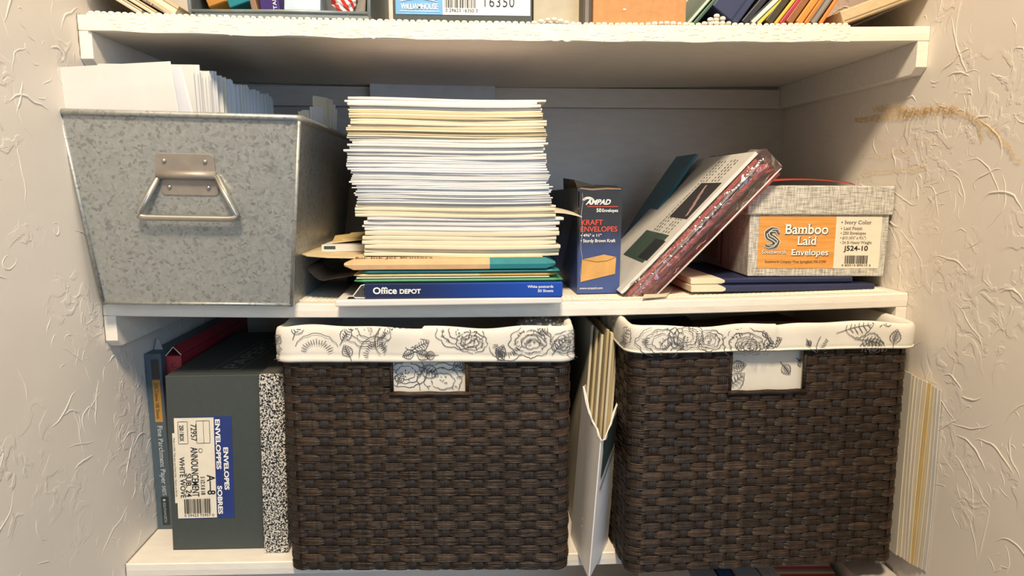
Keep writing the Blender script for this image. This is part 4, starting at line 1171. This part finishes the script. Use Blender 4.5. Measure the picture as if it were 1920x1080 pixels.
# ---- torn white envelope box standing between the baskets
def torn_box():
    Z0 = zb(.56) + .0004
    e = Vector((.5600, -.057, Z0)); lq = Vector((.5535, .044, Z0)); rq_ = Vector((.5985, .026, Z0)); bk = lq + rq_ - e
    dr = (rq_ - e); top_l = .212; tlean = Vector((.013, 0, 0))
    t = thing('torn_mailing_box', 'torn white mailing box of cream envelopes squeezed between the two baskets', 'box', e)
    PW = M('#e4e1e0', .45, .03, 40, .2, .0008, 60)
    hts_l = [.205, .190, .182, .180, .176, .172]; hts_r = [.172, .165, .172, .178, .190, .196]
    mb = MB(); rg = random.Random(3)
    def wallp(a, b, hts):
        n = len(hts); vs = []
        for i, h in enumerate(hts):
            f = i / (n - 1); p = a.lerp(b, f) - e
            vs += [p, p + Vector((0, 0, h * .5)) + tlean * .5 * (h / .2), p + Vector((0, 0, h)) + tlean * (h / .2)]
        mb.add(vs, [(3 * i + k, 3 * i + 3 + k, 3 * i + 4 + k, 3 * i + 1 + k) for i in range(n - 1) for k in (0, 1)])
    wallp(lq, e, hts_l); wallp(e, rq_, hts_r); wallp(rq_, bk, [.2] * 4); wallp(bk, lq, [.205] * 4)
    o = mb.build('carton', PW, t); sd = o.modifiers.new('thick', 'SOLIDIFY'); sd.thickness = .0012
    # torn paper edge
    mb = MB(); pts = []
    for i, h in enumerate(hts_l): p = lq.lerp(e, i / 5) - e; pts.append(p + Vector((0, 0, h)) + tlean * (h / .2))
    for i, h in enumerate(hts_r[1:]): p = e.lerp(rq_, (i + 1) / 5) - e; pts.append(p + Vector((0, 0, h)) + tlean * (h / .2))
    jag = [q + Vector((rg.gauss(0, .0008), rg.gauss(0, .0008), rg.gauss(0, .0008))) for k in range(len(pts) - 1) for q in (pts[k], pts[k].lerp(pts[k + 1], .5))] + [pts[-1]]
    mb.tube(jag, .0012, 5); mb.build('torn_edge', PWHITE, t)
    u = dr.normalized(); n_ = u.cross(Z_)
    mb = MB(); A_ = lambda f, h: dr * f + Vector((0, 0, h)) + tlean * (h / .2) + n_ * .0012
    mb.add([A_(.12, .118), A_(.9, .150), A_(.9, .185), A_(.30, .172), A_(.14, .165)], [(0, 1, 2, 3, 4)]); mb.build('green_label', M('#2c3d38', .6), t, fix=False)
    mb = MB(); mb.add([A_(.12, .104), A_(.9, .136), A_(.9, .139), A_(.12, .107)], [(0, 1, 2, 3)]); mb.build('black_rule', BLACK, t, fix=False)
    u2 = (e - lq).normalized(); n2 = u2.cross(Z_)
    for f, h in ((.50, .038), (.50, .048)):
        patch('white_fleck', (lq - e).lerp(Vector(), f) + Vector((0, 0, h)) + tlean * (h / .2), u2, Z_, .002, .003, PWHITE, t, eps=.0012)
    # cream envelopes inside
    for k in range(7):
        q = lq.lerp(rq_, .12 + .105 * k) - e + Vector((.002, -.030 + .008 * abs(k - 3.5), .004))
        o = MB().box(-.0016, .0016, 0, .20, 0, .282 - .004 * (k % 3)).build('envelope', TAN if k % 2 else CREAM, None, bevel=.0004)
        o.location = e + q; o.rotation_euler = (0, .055, random.uniform(-.03, .03)); tag(o, '%s envelope standing in the torn white mailing box, %s from its left' % ('tan' if k % 2 else 'cream', ordinal(k + 1)), 'envelope', 'envelopes in the torn mailing box')
torn_box()

# ---- folders between the right basket and the wall
OFFW = M('#d8cfc0', .6, .03, 20); cols = [OFFW, CREAM, OFFW, OFFW, CREAM, MANILA, CREAM, OFFW, WHITE]
for i, mt in enumerate(cols):
    x = .9475 + .00135 * i; yf = -.040 - .0045 * i; top = -.0925 - .0011 * i
    mb = MB(); rings = []
    for j in range(9):
        f = j / 8; z = zb(.95) + .001 + (top - zb(.95)) * f
        b = .0010 * math.sin(3 * f + i); yy = yf + .004 * math.sin(2.4 * f + .3) * (1 - .2 * i)
        rings.append([(x + b, yy, z), (x + b + .0009, yy, z), (x + b + .0009, .16, z), (x + b, .16, z)])
    o = mb.loft(rings).build('paper_folder' if i != 5 else 'manila_folder', mt)
    if i == 5: tag(o, 'single manila folder among the white ones beside the right basket', 'folder')
    else: tag(o, '%s folder by the right wall, %s counted from the right basket' % ('cream' if i in (1, 4, 6) else 'white', ordinal(i + 1)), 'folder', 'folders by the right wall')

# ---- boxes at the left end
def parchment():
    Y0 = .086; x0 = .0012; w = .0210; h = at(285, 664, Y0).z - zb(.01)
    t = thing('parchment_paper_box', 'slim blue parchment paper box standing against the left wall', 'box', (x0 + w / 2, Y0, zb(.01) + .0004))
    BL = M('#4f5e68', .45, .05, 60)
    MB().box(-w / 2, w / 2, 0, .26, 0, h).build('carton', BL, t, bevel=.001)
    patch('dark_panel', (-w * .12, 0, h * .86), X_, Z_, w * .46, h * .11, M('#3e3a36', .5), t, eps=.0004)
    patch('ochre_label', (-w * .12, 0, h * .62), X_, Z_, w * .46, h * .235, M('#b98a45', .5), t, eps=.0004)
    dn = -Z_
    text('25% Cotton 100 Sheets', (-w * .02, 0, h * .84), dn, X_, M('#5c4424', .6), t, w=h * .20, h=w * .22, eps=.0008)
    text('Fine Parchment Paper', (-w * .02, 0, h * .60), dn, X_, M('#d7dcde', .5), t, w=h * .335, h=w * .30, serif=True, eps=.0006)
    text('SHEETS', (-w * .02, 0, h * .255), dn, X_, M('#d7dcde', .5), t, w=h * .055, h=w * .22, eps=.0006)
    patch('black_badge', (-w * .16, 0, h * .025), X_, Z_, w * .46, h * .165, M('#2b2f33', .5), t, eps=.0004)
    text('\u25c6 SOUTHWORTH', (-w * .04, 0, h * .18), dn, X_, M('#aebac2', .5), t, w=h * .14, h=w * .20, serif=True, eps=.0008)
parchment()
def red_box():
    Y0 = .098; x0 = .0225; x1 = .0425; h = at(320, 668, Y0).z - zb(.03)
    t = thing('red_paper_box', 'red paper box with open flap wedged behind the charcoal envelope box', 'box', ((x0 + x1) / 2, Y0, zb(.03) + .0004))
    hw = (x1 - x0) / 2; RB = M('#9c2f38', .45, .06)
    MB().box(-hw, hw, 0, .27, 0, h).build('carton', RB, t, bevel=.0008)
    mb = MB(); mb.tube([(-hw, .001, h), (-hw * .1, .004, h + .011), (hw, .001, h + .001)], .0007, 6); mb.build('flap_edge', LABELW, t)
    mb = MB(); mb.add([(-hw, .001, h), (-hw * .1, .004, h + .011), (hw, .001, h + .001), (hw, .26, h + .001), (-hw * .1, .26, h + .011), (-hw, .26, h)], [(0, 1, 4, 5), (1, 2, 3, 4)]); mb.build('flap', RB, t)
    text('C', (0, 0, h - .016), X_, Z_, M('#4b2030', .6), t, h=.007, align='C')
    patch('side_strip', (-hw - .0003, 0, .004), X_, Z_, .0030, h * .45, M('#cdbf8d', .6), t, eps=.0006)
red_box()
o = MB().add([(0, 0, 0), (.012, 0, 0), (.012, .001, 0), (0, .001, 0), (.005, 0, .016), (.0075, 0, .016), (.0075, .001, .016), (.005, .001, .016)], [(0, 3, 2, 1), (4, 5, 6, 7), (0, 1, 5, 4), (1, 2, 6, 5), (2, 3, 7, 6), (3, 0, 4, 7)]).build('paper_tab', M('#a7a39c', .6))
q = at(278, 660, .11); o.location = (max(.003, q.x), .11, at(285, 664, .093).z + .0008); tag(o, 'grey paper tab poking up on the blue parchment box', 'paper')

def a8_box():
    Y0 = .032; zb_ = zb(.1) + .0004
    a, b = az(328, 1028, zb_), az(495, 1028, zb_); tl, tr = at(311, 705, Y0), at(486, 704, Y0)
    t = thing('announcement_envelope_box', 'charcoal envelope box with rotated white and blue label on the bottom shelf', 'box', ((a.x + b.x) / 2, Y0, zb_))
    hw = (b.x - a.x) / 2; H = tl.z - zb_
    lx, rx = tl.x - t.location.x, min(tr.x - t.location.x, hw - .001)
    lx = -hw + .0065; rx = hw + .0065
    mb = MB(); mb.hexa([(-hw, 0, 0), (hw, 0, 0), (hw, .255, 0), (-hw, .255, 0), (lx, 0, H), (rx, 0, H), (rx, .255, H), (lx, .255, H)])
    mb.build('carton', CHARCOAL, t, bevel=.0008)
    n = .0
    def F(u_, v_): return Vector((-hw + 2 * hw * u_ + .0065 * v_, 0, H * v_))
    wv = (F(0, 1) - F(0, 0)).normalized()
    dn = -wv; rt = X_
    lw = 2 * hw
    blue = patch('blue_label', F(.10, .185), rt, wv, lw * .585, H * .585, DKBLUE, t, eps=.0003)
    wl_ = patch('white_label', F(.075, .190), rt, wv, lw * .42, H * .575, LABELW, t, eps=.0006)
    patch('white_label_tab', F(.050, .28), rt, wv, lw * .04, H * .40, LABELW, t, eps=.00055)
    E_ = .0010
    def T(s, u_, v_, w_, h_, par, mt=BLACK, b=.02, **k): text(s, F(u_, v_), dn, rt, mt, par, w=H * w_, h=lw * h_, bold=b, eps=E_, **k)
    T('ENVELOPPES', .513, .755, .285, .050, blue, PWHITE, .035)
    T('ENVELOPES', .592, .595, .245, .050, blue, PWHITE, .035)
    T('SOBRES', .513, .375, .165, .050, blue, PWHITE, .035)
    T('A\u20148', .405, .440, .115, .085, wl_, b=.02)
    T('5 1/2 X 8 1/8', .335, .430, .105, .045, wl_)
    T('ANNOUNCEMENT', .240, .600, .285, .075, wl_, b=.012)
    T('72957', .250, .730, .095, .062, wl_, b=.008)
    T('SUB. 24', .175, .450, .135, .060, wl_, b=.015)
    T('WHITE WOVE', .115, .545, .235, .055, wl_, b=.012)
    T('250 / BOX', .130, .725, .090, .045, wl_, b=.02)
    T('Made in USA / Fabrique aux Etats-Unis / Hecho en EE.UU.', .060, .655, .34, .018, wl_, b=0)
    def rect(u0, v0, u1, v1, wd=.0006):
        mb = MB()
        for p_, q_ in (((u0, v0), (u1, v0)), ((u1, v0), (u1, v1)), ((u1, v1), (u0, v1)), ((u0, v1), (u0, v0))):
            A_, B_ = F(*p_), F(*q_); stroke_quads(mb, [A_ + Vector((0, -E_, 0)), A_.lerp(B_, .5) + Vector((0, -E_, 0)), B_ + Vector((0, -E_, 0))], wd, -Y_)
        return mb
    rect(.115, .620, .215, .745).build('print_frame', BLACK, wl_, fix=False)
    mb = rect(.310, .622, .450, .748); A_, B_ = F(.385, .622), F(.385, .748); stroke_quads(mb, [A_ + Vector((0, -E_, 0)), B_ + Vector((0, -E_, 0))], .0005, -Y_)
    mb.build('envelope_drawing', BLACK, wl_, fix=False)
    mb = MB(); stroke_quads(mb, [F(.345 + .020 * math.cos(i * PI / 8), .580 + .012 * math.sin(i * PI / 8)) + Vector((0, -E_, 0)) for i in range(17)], .0007, -Y_); mb.build('emblem', BLACK, wl_, fix=False)
    barcode(F(.150, .218), rt, wv, lw * .285, H * .085, wl_, seed=12).location.y = -E_
    text('0 29423 72957 0', F(.145, .199), rt, wv, BLACK, wl_, w=lw * .32, h=H * .014, eps=E_)
    # outlined lettering on the lid
    GL = M('#7b8482', .5); mb = MB(); q = [Vector((lx + lw * x_, y_, H + .0005)) for x_, y_ in ((.42, .020), (.72, .020), (.82, .19), (.52, .19))]
    for i in range(4): stroke_quads(mb, [q[i], q[i].lerp(q[(i + 1) % 4], .5), q[(i + 1) % 4]], .0012, Z_)
    mb.build('lid_frame', GL, t, fix=False)
    text('PAPERS', Vector((lx + lw * .68, .030, H)), Vector((.06, 1, 0)), Vector((-1, .06, 0)), GL, t, w=.145, h=lw * .18, eps=.0006)
    return t
a8_box()
def marbled():
    Y0 = .0205; zb_ = zb(.175) + .0004; a, b = az(494, 1032, zb_), az(541, 1032, zb_)
    H = at(505, 702, Y0).z - zb_
    x0, x1 = .1600, .1900
    t = thing('marbled_box', 'black and white marbled box file squeezed against the middle basket', 'box file', ((x0 + x1) / 2, Y0, zb_)); hw = (x1 - x0) / 2
    k = .0052; mb = MB(); mb.hexa([(-hw, 0, 0), (hw, 0, 0), (hw, .25, 0), (-hw, .25, 0), (-hw + k, 0, H), (hw + k, 0, H), (hw + k, .25, H), (-hw + k, .25, H)]); mb.build('box_file', SPECKLE, t, bevel=.001)
    MB().box(-hw + .002 + k, hw - .002 + k, .004, .246, H, H + .0012).build('top_panel', M('#4b4845', .7), t)
marbled()

# ================================================================== top shelf
TB = .0030
def tz(x): return zt(x) + TB
def top_box(name, label, cat, px0, px1, Y, depth, h, mat, bevel=.001, lid=None):
    a, b = at(px0, 35, Y), at(px1, 35, Y); c = (a.x + b.x) / 2; hw = (b.x - a.x) / 2
    t = thing(name, label, cat, (c, Y, tz(c)))
    MB().box(-hw, hw, 0, depth, 0, h if not lid else h * .7).build('carton', mat, t, bevel=bevel)
    if lid: MB().box(-hw - .002, hw + .002, -.002, depth + .002, h * .7 + .0003, h).build('lid', mat, t, bevel=bevel)
    return t, hw
# charcoal envelope box with blue and white label
t, hw = top_box('labelled_envelope_box', 'charcoal box on the top shelf with blue and white barcode label', 'box', 737, 998, .004, .24, .115, CHARCOAL, lid=True)
lw = 2 * hw
lb = patch('blue_label', (-hw + lw * .02, 0, .0080), X_, Z_, lw * .335, .058, M('#6fa8d6', .5), t, eps=.0005)
wb = patch('white_label', (-hw + lw * .355, 0, .0080), X_, Z_, lw * .63, .058, PWHITE, t, eps=.0005)
text('WILLIAMHOUSE', (-hw + lw * .055, 0, .0135), X_, Z_, PWHITE, lb, w=lw * .265, h=.0062, bold=.012, serif=True, eps=.0010)
mb = MB()
for k in range(3): stroke_quads(mb, [(-hw + lw * (.05 + .27 * i / 8), -.0012, .0215 + .002 * k + .003 * math.sin(PI * i / 8)) for i in range(9)], .0010, -Y_)
mb.build('emblem', PWHITE, lb, fix=False)
mb = MB(); mb.quad((-hw + lw * .05, -.0010, .0110), (-hw + lw * .33, -.0010, .0110), (-hw + lw * .33, -.0010, .0116), (-hw + lw * .05, -.0010, .0116)); mb.build('rule', PWHITE, lb, fix=False)
barcode((-hw + lw * .37, -.0006, .0155), X_, Z_, lw * .225, .022, wb, seed=6)
text('0 29623 16350 3', (-hw + lw * .375, 0, .0110), X_, Z_, BLACK, wb, w=lw * .23, h=.0035, eps=.0010)
text('16350', (-hw + lw * .655, 0, .0170), X_, Z_, BLACK, wb, w=lw * .215, h=.0110, bold=-.005, eps=.0010, spacing=1.1)
# beige box in the shade, binder and cardboard box
top_box('beige_box', 'plain beige box standing between the charcoal box and the cardboard box', 'box', 1000, 1086, .035, .22, .15, M('#b9b09b', .7, .05), lid=True)
t, hw = top_box('dark_binder', 'thin dark binder standing left of the cardboard box', 'binder', 1092, 1111, .010, .24, .19, M('#4b4238', .5))
MB().box(-hw * .5, hw * .2, -.0008, .0002, .0, .19).build('spine_strip', M('#7d7364', .4), t)
t, hw = top_box('cardboard_box', 'brown corrugated cardboard box on the top shelf', 'box', 1112, 1286, .004, .23, .14, M('#bf8a58', .75, .06, 120, .2))
MB().box(-hw, hw, .112, .118, .1400, .1404).build('tape', M('#c9a878', .3), t)
patch('white_fleck', (hw * -.36, 0, .0155), X_, Z_, .003, .0015, PWHITE, t, eps=.0004)

def lean_top(name, label, cat, p0, p1, Y, th, mat, depth=.24, L=.16, side=1, group=None, pages=None):
    """folder leaning over: front edge through the two pixels, on the shelf at the first; th measured across the front edge"""
    a, b = at(*p0, Y), at(*p1, Y); d = (b - a); ang = math.atan2(d.z, d.x)
    if side > 0: lift = 0
    else: lift = 0
    t = thing(name, label, cat, (a.x, Y, tz(a.x)), (0, -ang, 0), group)
    off = th * .0
    if pages:
        MB().box(0, L, 0, depth, 0, th * .18).build('cover', mat, t, bevel=.0003); MB().box(0, L, 0, depth, th * .82, th).build('cover', mat, t, bevel=.0003)
        MB().box(.001, L - .003, .001, depth - .002, th * .19, th * .81).build('pages', pages, t)
    else:
        MB().box(0, L, 0, depth, 0, th).build('cover', mat, t, bevel=min(.0012, th * .3))
    return t
# leaning folders, from the cardboard box to the right; each one rests on the next
spec = [(1292, 1332, '#44604e', .0052, 'dark green folder leaning against the cardboard box', '#c7cbb9'),
        (1304, 1344, '#3a5a4a', .0042, 'second green folder leaning next to the cardboard box', None),
        (1381, 1415, '#2b3354', .036, 'thick navy wallet with a white button leaning on the top shelf', None),
        (1399, 1438, '#23242c', .0075, 'black folder leaning right of the navy wallet', None),
        (1414, 1462, '#2c2d33', .0080, 'charcoal folder leaning left of the yellow edged folder', '#d9d6cf'),
        (1424, 1468, '#d8c24a', .0048, 'bright yellow folder leaning among dark folders', None),
        (1446, 1480, '#3d3420', .0090, 'dark olive folder leaning right of the bright yellow folder', None),
        (1456, 1492, '#d0a83e', .0040, 'golden yellow folder leaning beside the crimson folder', None),
        (1467, 1503, '#a6283c', .0050, 'crimson folder leaning in the row of folders', None),
        (1484, 1517, '#8c5a30', .0085, 'brown folder leaning right of the crimson folder', None),
        (1502, 1535, '#d38a3a', .0078, 'wide orange folder leaning in the row of folders', None),
        (1514, 1546, '#b9742e', .0052, 'dark orange folder leaning right of the wide orange folder', None),
        (1528, 1560, '#5f5a55', .0080, 'grey folder leaning before the last orange folder', '#8a8580'),
        (1541, 1572, '#d97a2c', .0045, 'last orange folder, leaning next to the pale wooden box', None)]
for px0, px1, col, th, lab, pg in spec:
    t = lean_top('leaning_folder', lab, 'folder', (px0, 46), (px1, 0), .006, th, M(col, .5, .06), pages=M(pg, .6) if pg else None)
    if 'button' in lab:
        mb = MB(); mb.ball((.034, -.0008, .019), (.0042, .0022, .0042), 14, 8); mb.build('button', M('#efe6cf', .4), t, smooth=True)
        MB().box(.001, .15, -.0006, .0002, .008, .0095).build('seam', M('#1b2140', .5), t)
# pale wooden box lying tilted at the right end
t = lean_top('wooden_box', 'pale wooden box leaning at the right end of the top shelf', 'box', (1582, 45), (1690, 5), .002, .0155, M('#cbb48f', .6, .08, 30, stretch=(3, 20, 20)), L=.11)
MB().box(.002, .108, -.0006, .0002, .0030, .0042).build('groove', M('#9c8560', .6), t)
MB().box(.098, .1095, -.0008, .0004, .010, .0150).build('dark_corner', M('#5a3324', .6), t)

# manila folders leaning at the left end
for i, (px0, px1, py1, col, lab) in enumerate(((262, 206, -4, '#b9ab93', 'outermost grey manila folder leaning at the left end of the top shelf'), (288, 232, -4, '#c9b48d', 'middle manila folder leaning at the left end of the top shelf'), (322, 262, -8, '#c2ae8c', 'thick manila folder leaning nearest the metal tray'))):
    a, b = at(px0, 30, .006), at(px1, py1, .006); d = b - a; ang = math.atan2(d.z, d.x)
    t = thing('manila_folder', lab, 'folder', (a.x, .006 + .002 * i, tz(a.x)), (0, -ang, 0))
    th = (.006, .0055, .013)[i]
    L = min(.115, (a.x - .006) / max(.2, -math.cos(ang)))
    MB().box(0, L, 0, .22, -th, -th * .75).build('cover', M(col, .65, .05), t); MB().box(0, L, 0, .22, -th * .25, 0).build('cover', M(col, .65, .05), t)
    MB().box(.0005, L - .004, .001, .218, -th * .74, -th * .26).build('pages', CREAM, t)

# grey metal tray with small packets
a, b = at(358, 30, .003), at(692, 36, .003); cx = (a.x + b.x) / 2; hw = (b.x - a.x) / 2
t = thing('metal_tray', 'grey metal tray with low front lip holding small packets on the top shelf', 'tray', (cx, .003, tz(cx)))
TR = M('#8a9394', .45, .08, 60, metal=.5)
mb = MB(); k = .0012; dT = .20
mb.box(-hw, hw, 0, dT, 0, k); mb.box(-hw + .004, hw, -.0002, k, 0, .0075); mb.box(-hw, hw, dT - k, dT, 0, .09)
mb.build('tray_floor', TR, t, bevel=.0006)
for s in (-1, 1):
    x = s * hw; pts = [(x, 0, .006), (x, 0, .09), (x, dT, .09), (x, dT, 0), (x, .004, 0)]
    mb = MB(); mb.prism(pts, (-s * k, 0, 0)); mb.build('side_wall', TR, t)
    MB().tube([(x, .004, .001), (x, -.0006, .006), (x + s * .001, -.0008, .03), (x + s * .002, -.0008, .09)], .0022, 8).build('edge_wire', TR, t, smooth=True)
MB().tube([(-hw, -.0006, .0065), (0, -.0008, .0075), (hw, -.0006, .0065)], .0018, 8).build('front_lip', TR, t, smooth=True)
def tray_pack(name, label, px0, px1, Y, h, mat, rot, z=.0016, d=.10, mat2=None, zoff=0):
    a, b = at(px0, 20, Y), at(px1, 20, Y); w_ = (b.x - a.x)
    o = thing(name, label, 'packet', ((a.x + b.x) / 2, Y, t.location.z + z + zoff), rot)
    MB().box(-w_ / 2, w_ / 2, 0, d, 0, h).build('packet_body', mat, o, bevel=.0012)
    if mat2: MB().box(-w_ / 2 + .0008, w_ / 2 - .0008, -.0012, 0, .0008, h * .30).build('packet_end', mat2, o, bevel=.0004)
    return o
tray_pack('yellow_packet', 'yellow packet with brown end leaning in the metal tray', 391, 428, .012, .085, M('#d99b34', .45, .06), (0, -.35, 0), mat2=M('#b0782e', .5), zoff=.014)
tray_pack('teal_packet', 'shiny teal packet leaning in the metal tray', 430, 470, .010, .085, M('#1f7a86', .25, .06), (0, -.35, 0), zoff=.014)
tray_pack('brown_card', 'brown and white card standing in the metal tray', 474, 486, .014, .08, M('#8a6a52', .6), (0, -.22, 0), zoff=.004)
pp = tray_pack('purple_packet', 'purple packet with white lettering in the metal tray', 490, 526, .008, .085, M('#4a2d7c', .3, .05), (0, -.10, 0), mat2=M('#3b2a6a', .3), zoff=.002)
text('STAMPS', (.008, -.0004, .003), Vector((0, 0, 1)), Vector((-1, 0, 0)), PWHITE, pp, w=.024, h=.004, eps=.0012)
tray_pack('pale_blue_packet', 'pale blue plastic packet lying in the middle of the metal tray', 532, 600, .008, .040, M('#c5d3e2', .3, .06), (0, .06, 0), zoff=.004)
# crumpled red and clear packet hanging over the lip
rg = random.Random(21); a = at(634, 12, -.002); rings = []; n = 14
for j in range(n + 1):
    f = j / n; wz = .026 * (1 - f) ** .7 + .001; ring = []
    for i in range(12):
        q = 2 * PI * i / 12; ring.append((wz * math.cos(q) + (f - .3) * .012 + rg.gauss(0, .0014), .010 * math.sin(q) * (1.15 - f) + rg.gauss(0, .0011), .044 - .050 * f + rg.gauss(0, .0008)))
    rings.append(ring)
rp_ = thing('red_packet', 'crumpled red and white cellophane packet spilling over the tray lip', 'packet', (a.x, .006, tz(a.x) + .0085))
mt, nt, b_ = new_mat('red_and_white_stripes'); co = coords(nt); wv = nd(nt, 'ShaderNodeTexWave', i_Scale=60.0, i_Distortion=3.0, bands_direction='DIAGONAL'); nt.links.new(co, wv.inputs[0])
nt.links.new(ramp(nt, wv.outputs[0], [(.35, srgb('#c23a36')), (.55, srgb('#e4d8d2'))]), b_.inputs['Base Color']); b_.inputs['Roughness'].default_value = .2
MB().loft(rings).build('wrapper', mt, rp_)
o = tray_pack('clear_packet', 'grey clear packet at the right end of the metal tray', 655, 684, .010, .05, M('#8f8a80', .25, .15, 70), (0, .08, 0), zoff=.002)

# ================================================================== things on the lowest shelf, just below the baskets
def low_slab(name, label, cat, px0, px1, Y, topz, mat, lean=0, d=.20):
    a, b = at(px0, 1068, Y), at(px1, 1068, Y); w_ = b.x - a.x; c = (a.x + b.x) / 2; zl = ZL + sag(c, 'B') * .5 + .0004
    o = thing(name, label, cat, (c, Y, zl)); h = topz - zl
    mb = MB(); mb.hexa([(-w_ / 2 - lean, 0, 0), (w_ / 2 - lean, 0, 0), (w_ / 2 - lean, d, 0), (-w_ / 2 - lean, d, 0), (-w_ / 2, 0, h), (w_ / 2, 0, h), (w_ / 2, d, h), (-w_ / 2, d, h)])
    mb.build('cover', mat, o, bevel=.001); return o, w_, h
ztop = at(1450, 1062, -.01).z
ztop = min(ztop, ZB - TH - .012)
low_slab('grey_file', 'grey file on the lowest shelf left of the blue file', 'file', 1302, 1352, -.028, ztop - .002, M('#9a9690', .6), .05)
low_slab('blue_file', 'dark blue file on the lowest shelf under the right basket', 'file', 1356, 1382, -.028, ztop - .002, M('#1f4a78', .5), .05)
low_slab('white_file', 'pale grey file on the lowest shelf right of the blue file', 'file', 1386, 1430, -.028, ztop, M('#a6a6a4', .6), .045)
low_slab('cream_file', 'spotted cream file on the lowest shelf beside the striped folder', 'file', 1433, 1466, -.028, ztop, M('#b9b2ab', .6, .1, 200), .04)
mt, nt, b_ = new_mat('red_cream_stripes'); co = coords(nt); s = nd(nt, 'ShaderNodeSeparateXYZ'); nt.links.new(co, s.inputs[0])
ml = nd(nt, 'ShaderNodeMath', operation='MULTIPLY', i_1=40.0); nt.links.new(s.outputs[1], ml.inputs[0]); fr = nd(nt, 'ShaderNodeMath', operation='FRACT'); nt.links.new(ml.outputs[0], fr.inputs[0])
nt.links.new(ramp(nt, fr.outputs[0], [(0, srgb('#b04a44')), (.28, srgb('#d8c08c')), (.45, srgb('#8f8f8c')), (.62, srgb('#b5524a')), (.82, srgb('#cfc6b8'))], 'CONSTANT'), b_.inputs['Base Color']); b_.inputs['Roughness'].default_value = .6
q = at(1540, 1070, -.06); o = thing('striped_folder', 'red, cream and grey striped folder on the lowest shelf under the right basket', 'folder', (q.x, -.075, ztop - .036), (math.radians(13), 0, math.radians(-3)))
MB().box(-.062, .050, 0, .26, -.004, 0).build('cover', mt, o, bevel=.0006)
MB().box(-.058, .046, .003, .255, -.0105, -.0042).build('pages', CREAM, o)
tb = MB().box(-.075, .060, .0, .22, 0, 1).build('lower_carton', M('#8f8d88', .7), None, bevel=.002)
tb.scale = (1, 1, ztop - .055 - (ZL + sag(.8, 'B') * .5 + .0004)); tb.location = (q.x, -.045, ZL + sag(.8, 'B') * .5 + .0004); tag(tb, 'grey carton on the lowest shelf carrying the striped folder', 'box')
q = at(1660, 1075, -.03)
low_slab('white_carton', 'white carton on the lowest shelf by the right wall', 'box', 1612, 1690, -.035, ztop - .004, M('#c9c2ba', .6), 0)
